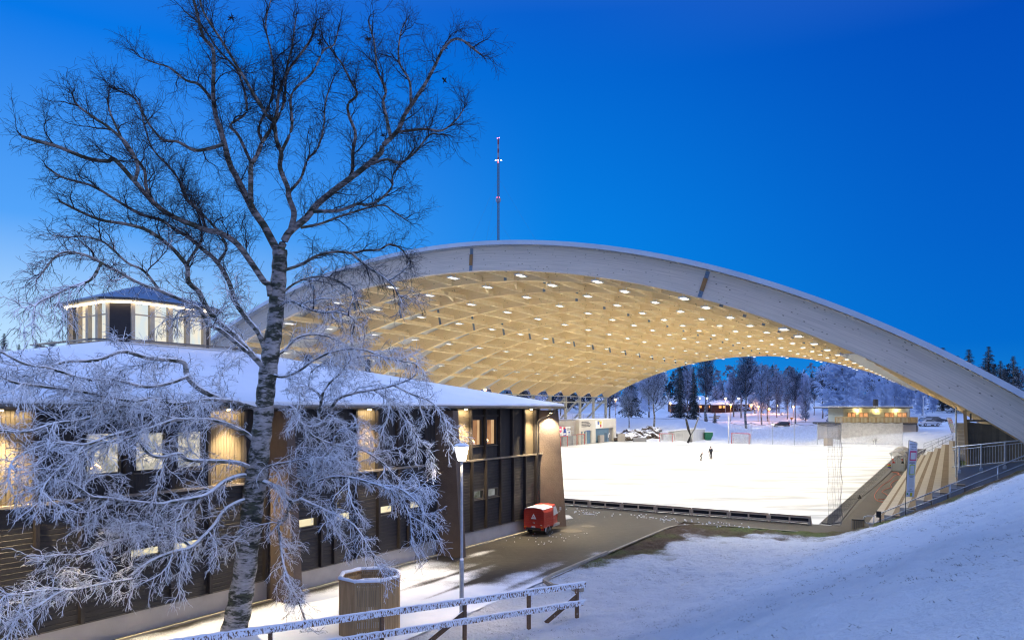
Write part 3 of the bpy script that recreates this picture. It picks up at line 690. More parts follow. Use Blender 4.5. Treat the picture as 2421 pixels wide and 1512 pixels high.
# ---------------------------------------------------------------- dark clubhouse at the left
CH = thing('clubhouse', 'dark brown two storey clubhouse with snowy hip roof and glazed lantern on top', 'building', W(20,-14,0))
Wl, Wr, ZP, ZL, ZE = 3.6, 36.2, .76, 4.34, 7.02
def wbox(b, w0, w1, n0, n1, z0, z1, mi=0): return b.box(W((w0+w1)/2,(n0+n1)/2,(z0+z1)/2), (w1-w0, n1-n0, z1-z0), (UW,UN,UZ), mi)
UPW = [(10.58,11.69,5.0,6.30),(12.05,13.12,5.0,6.28),(13.42,14.45,5.0,6.28),(29.33,30.34,5.05,6.45),(30.64,31.66,5.05,6.45)]
LOW = [(11.83,12.92,2.34,2.70),(13.23,14.36,2.34,2.70),(18.17,19.25,2.37,2.80),(20.15,21.12,2.37,2.80),(22.63,23.65,2.38,2.80),(24.53,25.5,2.38,2.81),(29.33,30.34,2.31,2.80),(30.64,31.66,2.31,2.80)]
def wall_with_holes(b, w0, w1, z0, z1, holes, n0, n1):
    ws = sorted({w0, w1} | {h[0] for h in holes} | {h[1] for h in holes}); zs = sorted({z0, z1} | {h[2] for h in holes} | {h[3] for h in holes})
    for i in range(len(ws)-1):
        zr = []; 
        for j in range(len(zs)-1):
            cw, cz = (ws[i]+ws[i+1])/2, (zs[j]+zs[j+1])/2
            if any(h[0] < cw < h[1] and h[2] < cz < h[3] for h in holes): zr.append(None)
            else: zr.append((zs[j], zs[j+1]))
        cur = None
        for q in zr + [None]:
            if q is None:
                if cur: wbox(b, ws[i], ws[i+1], n0, n1, *cur); cur = None
            else: cur = q if cur is None else (cur[0], q[1])
b = MB(); wall_with_holes(b, Wl, Wr, ZL, ZE+.05, UPW, -.35, -.10); b.build('upper_wall', M['wall_v'], CH)
b = MB(); wall_with_holes(b, Wl, Wr, ZP, ZL-.04, LOW, -.35, 0); b.build('lower_wall', M['wall_h'], CH)
b = MB(); wbox(b, Wl, Wr, -.33, -.07, -.2, ZP-.03); b.build('plinth', M['concrete'], CH)
b = MB(); wbox(b, Wl, Wr, -.33, .03, ZP-.03, ZP+.004); b.build('plinth_flashing', M['gutter'], CH)
b = MB(); wbox(b, Wl, Wr, -.33, .10, ZL-.04, ZL+.04); b.build('ledge', mk('ledge_metal', (.30,.25,.2), (.22,.19,.15), 4, .35, metal=.4), CH)
b = MB(); wbox(b, Wl, Wr, -28, -.36, -.2, ZE+.05); b.build('inner_walls', M['dark_paint'], CH)
BT = [5.3,6.6,8.1,9.24,10.42,11.76,13.16,14.52,15.9,16.75, 18.06,19.36,20.03,21.28,22.54,23.84,24.44,25.68, 28.06,29.24,30.48,31.8,33.02,34.24,35.40]
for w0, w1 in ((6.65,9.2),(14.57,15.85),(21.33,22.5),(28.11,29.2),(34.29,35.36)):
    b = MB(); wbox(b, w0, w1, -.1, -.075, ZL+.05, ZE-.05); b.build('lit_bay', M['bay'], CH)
for w in BT:
    b = MB(); wbox(b, w-.055, w+.055, -.05, .17, ZP+.02, ZL-.06); b.build('lower_batten', M['dark_paint'], CH)
    b = MB(); wbox(b, w-.055, w+.055, -.12, .09, ZL+.06, ZE-.04); b.build('upper_batten', M['dark_paint'], CH)
# fins
def fin(w, d, thick=.38):
    o = W(w, -.2, 0); d = Vector(d).normalized(); sidev = d.cross(UZ).normalized()
    poly = [o + d*0, o + d*1.68, o + d*1.18 + UZ*(ZE-.12), o + UZ*(ZE-.12)]
    b = MB(); b.prism([p - sidev*thick/2 for p in poly], sidev*thick); return b
for w in (7.35, 17.12, 26.74):
    fin(w, UN).build('buttress_fin', M['render_brown'], CH, bevel=.02)
fin(36.1, UN+UW).build('buttress_fin', M['render_brown'], CH, bevel=.03)
# windows
def window(h, mat, n, fw=.06, name='window', split=False):
    w0, w1, z0, z1 = h; b = MB()
    wbox(b, w0, w1, n-.14, n+.03, z0, z0+fw); wbox(b, w0, w1, n-.14, n+.03, z1-fw, z1)
    wbox(b, w0, w0+fw, n-.14, n+.03, z0+fw, z1-fw); wbox(b, w1-fw, w1, n-.14, n+.03, z0+fw, z1-fw)
    o = b.build(name, M['dark_paint'] if z1 > 4 else M['gutter' if w0 > 29 else 'dark_paint'], CH)
    b = MB(); wbox(b, w0+fw, w1-fw, n-.18, n-.16, z0+fw, z1-fw); b.build('pane', mat, o)
    b = MB(); wbox(b, w0-.04, w1+.04, n-.02, n+.10, z0-.035, z0-.004); b.build('sill', M['gutter'], o)
    return o
for i, h in enumerate(UPW): window(h, M['w_party'] if i < 3 else M['w_up'], -.10)
for i, h in enumerate(LOW): window(h, M['w_reflect'] if h[0] > 29 else M['w_low'], 0)
for w0, w1 in ((30.05,30.28),(31.30,31.60)):
    b = MB(); n_ = 9
    for k in range(n_+1):
        x = w0+(w1-w0)*k/n_; b.v += [W(x,-.205+.012*(-1)**k,5.12), W(x,-.205+.012*(-1)**k,6.40)]
    for k in range(n_): b.f.append([2*k,2*k+1,2*k+3,2*k+2]); b.m.append(0)
    tag(b.build('curtain', M['w_curtain'], recalc=False), 'pale curtain glowing in the '+('left' if w0 < 31 else 'right')+' pane of the upper window pair', 'curtain', 'curtains in the upper windows')
for w0, w1 in ((29.3,30.4),(30.6,31.7)):
    b = MB(); wbox(b, w0, w1, -.12, .02, 6.56, 6.66); b.build('lintel', M['rail_dark'], CH)
# candle arches and star in the windows
def candles(w, z, n, lab):
    b = MB(); 
    wbox(b, w-.16, w+.16, n-.03, n+.03, z, z+.02)
    for i in range(7):
        x = -.15+.05*i; hh = .06+.13*(1-abs(i-3)/3.5)
        b.tube([W(w+x,n,z+.02), W(w+x,n,z+hh)], .008, 5)
    for i in range(7):
        x = -.15+.05*i; hh = .06+.13*(1-abs(i-3)/3.5); b.lathe(W(w+x,n,z+hh), [(.012,0),(.018,.02),(.004,.05)], 6, 1)
    tag(b.build('candle_arch', [M['white'], M['L_flame']], bevel=0), lab, 'candle arch', 'electric candle arches in the clubhouse windows')
candles(29.62, 5.16, -.16, 'electric candle arch in the right upper window pair, left pane')
candles(30.82, 5.20, -.16, 'electric candle arch in the right upper window pair, right pane')
candles(10.95, 5.12, -.16, 'electric candle arch in the large lit window behind the frosted twigs')
# lit bays: small soffit lamps over boards that are also painted paler
def light(name, kind, loc, power, color, size=.3, d=None, spot=None, blend=.6, sy=None):
    l = bpy.data.lights.new(name, kind); l.energy = power; l.color = color
    if kind == 'AREA':
        l.size = size
        if sy: l.shape = 'RECTANGLE'; l.size_y = sy
    else: l.shadow_soft_size = size
    if spot: l.spot_size = spot; l.spot_blend = blend
    o = bpy.data.objects.new(name, l); COL.objects.link(o); o.location = loc
    if d is not None: o.rotation_euler = Vector(d).to_track_quat('-Z', 'Y').to_euler()
    return o
WARM = (1,.80,.47)
for w0, w1, p in ((7.5,9.2,60),(14.6,15.85,45),(21.4,22.5,45),(28.15,29.15,60),(34.3,35.35,55)):
    c = (w0+w1)/2
    b = MB(); b.lathe(W(c,.14,ZE-.10), [(.07,0),(.07,.06)], 10); b.build('soffit_lamp', M['L_warm'], CH)
    light('soffit_light', 'SPOT', W(c,.50,ZE-.14), p*62, WARM, .10, UZ*-1, math.radians(84), .8)
    light('soffit_glow', 'AREA', W(c,.16,ZE-.13), p*.55, WARM, w1-w0-.1, UZ*-1+UN*-.22, sy=.12)
b = MB(); q = W(36.1,.05,ZE-.30) + (UN-UW).normalized()*.52 + (UN+UW).normalized()*.42; b.lathe(q, [(.08,0),(.09,.16)], 10)
o = b.build('wall_lamp', M['rail_dark'], CH); b = MB(); b.lathe(q-UZ*.012, [(.07,0),(.07,.01)], 10); b.build('lamp_glass', M['L_warm'], o)
light('wall_light', 'SPOT', q - UZ*.06, 1500, (1,.86,.62), .06, UZ*-1 + (UW-UN).normalized()*.30, math.radians(100), .8)
# roof: hipped snow slab with thin dark edge
ov = .95
def rp(w, n, z): return W(w, n, z)
e0 = [(Wl-ov,ov),(Wr+ov,ov),(Wr+ov,-28-ov),(Wl-ov,-28-ov)]
KC = (20,-14); ks = 3.3
t0_ = [(KC[0]-ks,KC[1]+ks),(KC[0]+ks,KC[1]+ks),(KC[0]+ks,KC[1]-ks),(KC[0]-ks,KC[1]-ks)]
b = MB(); ZT = 10.0
vs = [rp(w,n,ZE+.06) for w,n in e0] + [rp(w,n,ZE+.22) for w,n in e0] + [rp(w,n,ZT) for w,n in t0_]
b.add(vs, [(3,2,1,0)] + [(i,(i+1)%4,(i+1)%4+4,i+4) for i in range(4)] + [(i+4,(i+1)%4+4,(i+1)%4+8,i+8) for i in range(4)] + [(8,9,10,11)], 0)
b.build('roof', M['snow_roof'], CH)
b = MB(); wbox(b, Wl-ov, Wr+ov, -28-ov, ov-.02, ZE-.06, ZE+.055); b.build('soffit', M['roof_dark'], CH)
b = MB(); pts_ = [W(w, ov-.03+R.uniform(-.015,.015), ZE+.15+R.uniform(-.015,.02)) for w in np.arange(Wl-ov, Wr+ov, .45)]; b.tube(pts_, [.085+R.uniform(-.02,.025) for _ in pts_], 8); b.build('snow_edge', M['snow_roof'], CH, smooth=True)
b = MB(); b.tube([W(Wl-ov,ov+.07,ZE+.03), W(Wr+ov+.05,ov+.07,ZE+.03)], .075, 8); b.tube([W(Wr+ov+.07,ov+.05,ZE+.03), W(Wr+ov+.07,-29,ZE+.03)], .075, 8); b.build('gutter', M['gutter'], CH)
b = MB(); b.tube([W(36.7,.75,ZE-.02), W(36.5,.70,ZE-.25), W(35.6,.30,ZE-.62), W(35.52,.14,ZE-.8), W(35.52,.14,ZP+.2)], .045, 8); b.build('downpipe', M['gutter'], CH, smooth=True)
for w, n in ((31,-9),(26.5,-9)):
    k = MB(); z = ZE+.2+(ov-n)/14.5*(ZT-ZE-.2); k.lathe(W(w,n,z-.2), [(.16,0),(.16,.75),(.22,.76),(.22,.9),(.05,1.0)], 12); k.build('roof_vent', M['rail_dark'], CH)
# lantern on top: chamfered square of tall windows under a dark low pyramid
cup = MB(); hs, ch = 2.55, .72
def oct_(h, c): return [(-h+c,h),(h-c,h),(h,h-c),(h,-h+c),(h-c,-h),(-h+c,-h),(-h,-h+c),(-h,h-c)]
def cw_(p, z): return W(KC[0]+p[0], KC[1]+p[1], z)
ZC0, ZC1, ZC2 = 9.75, 11.93, 13.25
cup.prism([cw_(p, ZC0-.3) for p in oct_(hs+.25, ch)], UZ*.55); C = cup.build('lantern', M['roof_dark'], CH)
o8 = oct_(hs, ch)
MB().prism([cw_(p, ZC0+.25) for p in oct_(hs-.22, ch)], UZ*2.0).build('lit_room', M['w_cupola'], C)
for i in range(8):
    a, c = o8[i], o8[(i+1) % 8]; L = math.hypot(c[0]-a[0], c[1]-a[1]); d = Vector((cw_(c,0)-cw_(a,0))).normalized(); nrm = Vector((d.y,-d.x,0))
    if nrm.dot(cw_(a,0)-cw_((0,0),0)) < 0: nrm = -nrm
    b = MB()
    if L < 1.6:
        b.box((cw_(a,0)+cw_(c,0))/2+UZ*(ZC0+1.2), (L,.12,2.1), (d,nrm,UZ)); b.build('corner_panel', M['dark_paint'], C)
    else:
        nn = 4
        for k in range(nn+1):
            b.box(cw_(a,ZC0+1.2)+d*(L*k/nn), (.16 if k in (0,nn) else .22,.2,2.1), (d,nrm,UZ))
        for k in range(nn): b.box(cw_(a,ZC0+.35)+d*(L*(k+.5)/nn), (L/nn,.1,.2), (d,nrm,UZ)); b.box(cw_(a,ZC0+1.65)+d*(L*(k+.5)/nn), (L/nn,.06,.06), (d,nrm,UZ))
        b.build('window_frame', mk('lantern_frame', (.45,.38,.28), (.36,.30,.22), 3, .7), C)
    b = MB(); b.box((cw_(a,0)+cw_(c,0))/2+UZ*(ZC1+.0)+nrm*.22, (L+.1,.10,.07), (d,nrm,UZ)); b.build('light_strip', M['L_strip'], C)
ap = cw_((0,0), ZC2); ee = [cw_(p, ZC1+.06) for p in oct_(hs+.62, ch+.3)]; e2 = [p+UZ*.10 for p in ee]
b = MB(); b.add(ee+e2+[ap], [tuple(range(8))[::-1]] + [(i,(i+1)%8,(i+1)%8+8,i+8) for i in range(8)]); b.build('eave', M['roof_dark'], C)
b = MB(); e3 = [p+UZ*.004 for p in e2]; b.add(e3+[ap], [(i,(i+1)%8,8) for i in range(8)]); b.build('lantern_roof', mk('thin_frosted_roof', (.10,.17,.28), (.07,.13,.23), 1, .6), C)
b = MB()
for i in range(8):
    a = cw_(oct_(hs+1.25,ch+.3)[i], ZC0+.32); c = cw_(oct_(hs+1.25,ch+.3)[(i+1)%8], ZC0+.32); b.bar(a, c, .30, .05)
b.build('service_grating', M['gutter'], C)
# ---------------------------------------------------------------- the big snowy birch
# limbs measured on the picture (2421 px wide); k = how far the limb reaches towards (-) or away from (+) the eye per metre sideways
YT = 22.2
TRUNK = [(552,1500,62),(566,1430,57),(580,1340,52),(593,1230,50),(603,1150,51),(612,1080,47),(621,1000,45),(629,920,42),(638,850,41),(648,780,38),(655,710,36),(660,640,35),(662,590,33)]
LIMBS = [
 # crown
 (.15,30,9,[(660,600),(641,565),(623,532),(599,497),(585,470),(561,422),(543,387),(531,342),(519,300),(511,277),(505,240),(504,199),(504,120),(480,86),(463,20),(450,-25)]),
 (-.4,20,7,[(597,495),(593,467),(593,419),(594,390),(608,366),(620,336),(641,303),(655,262),(659,223),(683,165),(731,100),(745,60)]),
 (.5,12,5,[(594,385),(564,321),(545,295),(583,260),(563,172),(515,117),(480,65),(440,30)]),
 (.3,12,4,[(620,336),(612,300),(640,240),(648,180),(640,120),(628,60),(640,0)]),
 (-.2,28,7,[(662,592),(677,559),(692,541),(724,515),(751,482),(787,452),(831,419),(861,396),(899,363),(906,343),(940,309),(957,271),(978,240),(1005,199),(1029,154),(1050,113),(1084,92),(1135,128)]),
 (.4,15,5,[(831,419),(834,390),(834,360),(840,315),(826,276),(823,247),(844,223),(828,190),(810,154),(792,130),(770,100)]),
 (-.5,12,5,[(923,322),(914,280),(906,240),(912,213),(892,165),(885,103),(871,51)]),
 (.6,11,4,[(971,245),(968,192),(943,144),(947,79),(961,48)]),
 (.2,11,4,[(940,312),(1005,305),(1043,309),(1077,285),(1098,255)]),
 (-.7,11,4,[(875,388),(913,377),(947,384),(981,360),(1016,319),(1040,318)]),
 (-.6,22,6,[(688,542),(695,503),(683,467),(680,443),(662,396),(665,363),(653,330),(648,292),(628,268),(594,213),(570,172),(528,103),(484,34),(470,-10)]),
 (.5,11,4,[(686,452),(712,420),(727,378),(751,350),(765,300),(770,240),(790,180)]),
 (.7,11,4,[(648,295),(672,240),(676,172),(690,110),(700,40)]),
 (-.3,12,4,[(665,360),(690,300),(689,224),(738,172),(765,120),(789,106),(800,70)]),
 (-.4,13,4,[(742,500),(802,497),(846,482),(867,485),(896,473),(926,443),(930,412),(964,371),(980,350)]),
 (.5,11,4,[(712,538),(757,529),(811,509),(899,485),(930,500),(960,520)]),
 (.2,12,5,[(668,640),(712,625),(751,604),(796,595),(831,598),(861,592),(896,590),(923,577),(950,590),(968,615)]),
 (-.5,9,4,[(831,598),(850,615),(871,632),(900,650),(930,676),(945,705)]),
 (-.8,11,4,[(660,720),(690,712),(724,728),(762,738),(800,738),(837,755),(832,790)]),
 (.6,9,4,[(670,690),(700,668),(740,655),(790,660),(835,690),(850,730)]),
 (-.5,24,9,[(640,700),(635,672),(623,663),(593,619),(558,574),(519,550),(489,544),(450,529),(408,511),(364,480),(319,429),(271,377),(254,381),(206,374),(137,347),(86,333),(51,322)]),
 (-.3,13,5,[(364,480),(345,440),(340,400),(300,350),(280,310),(262,270),(255,245)]),
 (-.7,12,4,[(319,429),(325,390),(300,340),(255,300),(210,270),(180,245),(172,225)]),
 (.2,12,4,[(489,544),(470,500),(440,470),(425,429),(400,395),(360,350),(340,290),(330,240)]),
 (-.2,14,4,[(530,340),(500,350),(460,355),(420,335),(385,330),(350,290),(320,235),(280,215)]),
 (.4,12,4,[(505,240),(470,200),(440,190),(400,160),(370,150),(330,135)]),
 (-.4,20,6,[(628,830),(611,786),(583,752),(552,707),(545,676),(515,621),(477,587),(445,560),(410,540),(380,520),(330,505),(270,470),(220,440),(150,420),(110,395)]),
 (.1,12,4,[(515,621),(535,587),(518,549),(490,518),(460,484),(446,473),(430,430)]),
 (-.55,24,7,[(626,880),(621,865),(583,824),(556,793),(515,759),(487,724),(470,690),(446,666),(443,632),(429,611),(400,580),(350,545),(300,530),(240,520),(190,500),(140,475)]),
 (.2,12,4,[(440,625),(470,580),(477,560),(470,510),(450,470)]),
 (-.75,16,5,[(583,830),(525,783),(494,766),(477,738),(456,721),(378,687),(329,669),(240,621),(192,600),(140,600),(95,650)]),
 (-.6,9,4,[(378,687),(340,640),(300,620),(250,575),(205,560),(160,560)]),
 (-.8,10,4,[(240,621),(215,660),(165,680),(120,700),(85,720),(78,760)]),
 # lower snow-laden limbs
 (-.72,24,8,[(617,990),(600,960),(549,957),(515,940),(470,917),(443,889),(436,858),(405,850),(350,845),(290,830),(230,850),(150,855),(90,880),(40,890)]),
 (-.78,18,6,[(612,965),(560,950),(511,944),(480,945),(412,954),(360,940),(309,947),(206,927),(103,913),(34,903),(-20,880)]),
 (-.80,13,5,[(443,889),(400,905),(343,913),(280,900),(200,895),(120,870),(60,860),(0,830)]),
 (-.80,17,6,[(610,1050),(575,1019),(503,993),(413,990),(350,970),(280,960),(200,990),(130,1000),(60,1020),(-20,1015)]),
 (-.85,12,4,[(413,990),(360,1010),(300,1035),(230,1050),(160,1090),(110,1140),(95,1180)]),
 (-.82,16,5,[(603,1110),(570,1095),(532,1090),(449,1087),(424,1072),(378,1080),(345,1065),(316,1015),(280,968),(240,950),(190,945)]),
 (-.82,18,6,[(598,1135),(575,1123),(532,1137),(485,1170),(413,1184),(377,1191),(306,1184),(252,1177),(216,1173),(180,1148),(158,1137),(108,1141),(70,1160)]),
 (-.85,10,4,[(316,1015),(260,1030),(200,1050),(140,1045),(80,1060),(30,1090),(20,1130)]),
 (-.80,18,6,[(597,1185),(582,1180),(536,1202),(503,1245),(453,1292),(413,1303),(360,1324),(316,1357),(309,1368),(252,1378),(180,1393),(144,1393),(90,1396),(18,1407)]),
 (-.82,9,5,[(160,1393),(144,1385),(122,1350),(104,1324)]),
 (-.85,9,4,[(200,1388),(144,1398),(90,1432),(60,1450),(36,1466),(20,1500)]),
 (-.80,11,4,[(453,1292),(420,1270),(370,1260),(310,1270),(250,1290),(190,1310),(140,1310)]),
 (-.78,11,4,[(485,1170),(440,1220),(380,1240),(320,1235),(270,1250),(210,1240)]),
 # right side
 (-.35,22,7,[(606,1130),(622,1137),(658,1155),(687,1184),(716,1177),(738,1141),(756,1098),(784,1058),(800,1020),(840,1010)]),
 (-.6,14,5,[(687,1184),(673,1227),(658,1235),(662,1274),(669,1328),(687,1382),(705,1418),(720,1461)]),
 (-.45,12,4,[(710,1178),(756,1199),(802,1220),(838,1242),(870,1290),(890,1330)]),
 (-.5,13,4,[(735,1145),(784,1127),(838,1130),(892,1145),(939,1152),(982,1181),(1000,1210)]),
 (-.5,9,4,[(892,1145),(930,1160),(946,1175),(968,1220),(973,1275)]),
 (.2,20,6,[(620,960),(652,958),(690,963),(704,988),(720,1007),(750,1007),(778,983),(786,960),(803,940),(844,927),(885,920),(930,910),(978,889),(985,858)]),
 (.4,12,4,[(750,1005),(759,947),(748,925),(731,914),(735,880),(760,860)]),
 (-.2,10,4,[(759,947),(765,925),(778,906),(808,878),(830,850),(880,840),(930,850),(980,858)]),
 (.5,9,4,[(930,910),(971,930),(1015,947),(1040,970),(1050,992),(1062,1040)]),
 (.4,9,4,[(885,922),(930,950),(960,990),(985,1030),(1010,1060),(1020,1090)]),
 (.3,12,4,[(704,990),(740,1030),(790,1050),(850,1060),(900,1090),(940,1130)]),
 (-.6,10,4,[(606,1120),(640,1100),(690,1090),(740,1080),(800,1090)]),
 (.5,12,4,[(640,840),(670,830),(700,800),(740,790),(790,800),(840,830)]),
 (-.5,12,4,[(634,880),(665,890),(700,880),(745,850),(790,830),(850,825),(900,840)]),
]
def px_world(x, y, Y): return np.array([(x-CX)/F*Y, Y, H + (HY-y)/F*Y])
def catmull(P_, n):
    P_ = np.asarray(P_, float); Q_ = np.vstack([2*P_[0]-P_[1], P_, 2*P_[-1]-P_[-2]]); out = []
    for i in range(1, len(Q_)-2):
        for t in np.linspace(0, 1, n, endpoint=False):
            a, b, c, d = Q_[i-1:i+3]; out.append(.5*((2*b)+(c-a)*t+(2*a-5*b+4*c-d)*t*t+(3*b-a-3*c+d)*t**3))
    out.append(Q_[-2]); return np.array(out)
BI = thing('birch_tree', 'big old birch with snow-laden lower branches and bare fine crown before the clubhouse', 'tree', (px_world(552,1500,YT)[0], YT, 0))
o_ = np.array(BI.location)
tk = Tubes(); tr = catmull([px_world(x,y,YT) for x,y,w in TRUNK], 6); rw = np.interp(np.linspace(0,1,len(tr)), np.linspace(0,1,len(TRUNK)), [w*YT/F/2 for x,y,w in TRUNK])
rw = rw*(1+.06*np.sin(np.arange(len(rw))*1.7))
tk.add(tr[None], rw[None], 18, .30); tk.build('trunk', M['bark'], BI, o_)
trunk_y = np.array([q[1] for q in TRUNK]); trunk_x = np.array([q[0] for q in TRUNK])
lt = Tubes(); tw_ = Tubes()
def wall_lim(p):                                             # keep twigs out of the building front (eaves at 7 m)
    n = p[..., 0]*CB - p[..., 1]*SB - WD; return n
par = []; 
for li, (k, w0, w1, pts) in enumerate(LIMBS):
    x0 = np.interp(pts[0][1], trunk_y[::-1], trunk_x[::-1]) if pts[0][1] > 590 else 662
    wp = []
    for j, (x, y) in enumerate(pts):
        lat = abs(x-x0)/F*YT
        if abs(x-x0) > 60 or j > 0: pass
        dY = k*lat + .12*math.sin(li*2.1+j*1.3)*min(1, lat)
        wp.append(px_world(x, y, YT + dY))
    c = catmull(wp, 6); rr_ = np.linspace(w0, w1, len(c))*YT/F/2
    zmid = c[:, 2].mean(); low = 1-np.clip((c[:,2]-9.0)/3.5, 0, 1)
    lt.add(c[None], (rr_*np.interp(c[:,2],[7,10],[.64,.64]) + .003*low)[None], 9, (.12+.80*low)[None]); par.append((c, rr_, low))
lt.build('limbs', M['bark'], BI, o_)
def norm(v): return v/(np.linalg.norm(v, axis=-1, keepdims=True)+1e-9)
def grow(par, spacing, length, N, r0f, rmin, wig, g_low, g_high, start=.12, upb=.3, hi=0.0, keep=1.0):
    S, D, Lg, Rr, Lo = [], [], [], [], []
    for c, r_, low in par:
        seg = np.linalg.norm(np.diff(c, axis=0), axis=1); cum = np.r_[0, np.cumsum(seg)]; T = cum[-1]
        if T < .05: continue
        ps = np.arange(start*T + rng.random()*spacing*.5, T, spacing); ps = ps + rng.uniform(-.3,.3,len(ps))*spacing; ps = np.clip(ps, 0, T*.995)
        if len(ps) == 0: continue
        ps = np.r_[ps, T*.999]
        pos = np.stack([np.interp(ps, cum, c[:, i]) for i in range(3)], -1)
        tan = norm(np.stack([np.interp(ps+.05, cum, c[:, i]) - np.interp(ps-.05, cum, c[:, i]) for i in range(3)], -1))
        rnd = norm(rng.normal(size=(len(ps),3)) * np.array([1,1,.9])); perp = norm(rnd - tan*(rnd*tan).sum(-1, keepdims=True))
        f = 1 - .55*ps/T
        ang = rng.uniform(.55, 1.0, len(ps)); ang[-1] = .15
        d = norm(tan*np.cos(ang)[:, None] + perp*np.sin(ang)[:, None])
        S.append(pos); D.append(d); lg_ = length*rng.uniform(.5,1.25,len(ps))*(1-(.68-.20*(1-np.interp(ps, cum, low)))*ps/T)*(1+hi*(1-np.interp(ps, cum, low))); lg_[-1] *= .7; Lg.append(lg_); Rr.append(np.interp(ps, cum, r_)); Lo.append(np.interp(ps, cum, low))
    S = np.concatenate(S); D = np.concatenate(D); Lg = np.concatenate(Lg); Rr = np.concatenate(Rr); Lo = np.concatenate(Lo); n = len(S)
    kk = (rng.random(len(S)) < keep + (1-keep)*Lo); S, D, Lg, Rr, Lo = S[kk], D[kk], Lg[kk], Rr[kk], Lo[kk]; n = len(S)
    D = D + np.array([0,0,1.])*(upb*(1-Lo))[:, None]; D = norm(D)
    pts = np.zeros((n, N, 3)); pts[:, 0] = S; d = D.copy(); st_ = (Lg/(N-1))[:, None]
    for j in range(1, N):
        d = norm(d + rng.normal(size=(n,3))*wig + np.array([0,0,1.])*((g_low*Lo + g_high*(1-Lo))*j/N)[:, None])
        pts[:, j] = pts[:, j-1] + d*st_
    zg = .35; pts[..., 2] = np.maximum(pts[..., 2], zg)
    wn = wall_lim(pts); bad = (wn < .35) & (pts[..., 2] < 7.2); push = np.where(bad, .35-wn, 0)
    pts[..., 0] += push*CB; pts[..., 1] -= push*SB
    r0 = np.maximum(np.minimum(Rr*.6, r0f), rmin*1.2); rad = r0[:, None] + (rmin-r0)[:, None]*np.linspace(0,1,N)[None]
    return pts, rad, Lo
l0, r0_, lo0 = grow([q for q in par if len(q[0]) > 24], .85, 2.1, 11, .020, .0060, .20, -.06, .05, .15, .35, -.40, .95)
tw_.add(l0, r0_ + .0025*lo0[:, None], 6, .10+.85*lo0[:, None])
par1 = par + [(l0[i], r0_[i], np.full(11, lo0[i])) for i in range(len(l0))]
l1, r1, lo1 = grow(par1, .20, .92, 9, .0095, .0034, .20, -.13, .02, .12, .3, .22, .74)
tw_.add(l1, r1 + .0030*lo1[:, None], 5, lo1[:, None]*.95)
p1 = [(l1[i], r1[i], np.full(9, lo1[i])) for i in range(len(l1))]
l2, r2, lo2 = grow(p1 + [(c, r_*.5, low) for c, r_, low in par1], .105, .52, 6, .0050, .0026, .20, -.22, -.05, .06, .08, .25, .85)
tw_.add(l2, r2 + .0026*lo2[:, None]*rng.uniform(0,1.7,len(l2))[:, None], 4, lo2[:, None]*rng.uniform(.50,1.1,len(l2))[:, None])
p2 = [(l2[i], r2[i], np.full(6, lo2[i])) for i in range(len(l2))]
l3, r3, lo3 = grow(p2, .115, .28, 4, .0036, .0024, .20, -.32, -.22, .15, .02, .1, .80)
tw_.add(l3, r3 + .0021*lo3[:, None]*rng.uniform(.0,1.8,len(l3))[:, None], 3, lo3[:, None]*rng.uniform(.4,1.15,len(l3))[:, None])
print('birch twigs', len(l1), len(l2), len(l3))
tw_.build('crown', M['twig'], BI, o_)
# knots and witches' brooms
for x, y, r_ in ((1050,113,.10),(870,92,.11),(905,320,.07),(1050,190,.09),(893,473,.12),(655,345,.12),(548,42,.1),(757,100,.1)):
    c = Vector(px_world(x, y, YT-.2)); b = MB()
    for i in range(26):
        d = Vector((R.gauss(0,1),R.gauss(0,1),R.gauss(0,1))).normalized(); b.bar(c, c+d*r_*R.uniform(.6,1.5), .012, .012)
    b.build('twig_clump', M['twig'], BI)
# ---------------------------------------------------------------- lamp post
lx, ly = at(1091.5,964,24.0)[0], 24.0
LP = thing('street_lamp', 'slim grey lamp post with a glowing tapered glass lantern by the wooden fence', 'lamp', (lx,ly,0))
b = MB(); b.lathe((lx,ly,0), [(.075,-.1),(.075,1.85),(.062,1.92),(.048,1.96),(.045,5.25),(.055,5.27)], 14); b.build('pole', M['steel'], LP, smooth=False)
b = MB(); b.lathe((lx,ly,1.93), [(.062,0),(.068,.03),(.05,.08)], 12); b.build('snow_collar', M['snow'], LP)
b = MB(); b.lathe((lx,ly,5.26), [(.125,0),(.135,.02),(.225,.46)], 20); b.build('lantern_glass', M['L_lamp'], LP)
b = MB(); b.lathe((lx,ly,5.722), [(.25,0),(.25,.03),(.12,.07)], 20); b.lathe((lx,ly,5.22), [(.08,0),(.13,.038)], 14)
for k in range(4):
    a = k*math.pi/2+.4; b.bar((lx+.14*math.cos(a),ly+.14*math.sin(a),5.27),(lx+.238*math.cos(a),ly+.238*math.sin(a),5.72),.014)
b.build('lantern_frame', M['steel'], LP)
b = MB(); b.lathe((lx,ly,5.752), [(.25,0),(.25,.02),(.20,.055),(.08,.085)], 20); b.build('snow_cap', M['snow'], LP)
light('lantern_light', 'SPOT', (lx,ly,5.20), 1350, (1,.74,.40), .10, (0,0,-1), math.radians(172), 1.0)
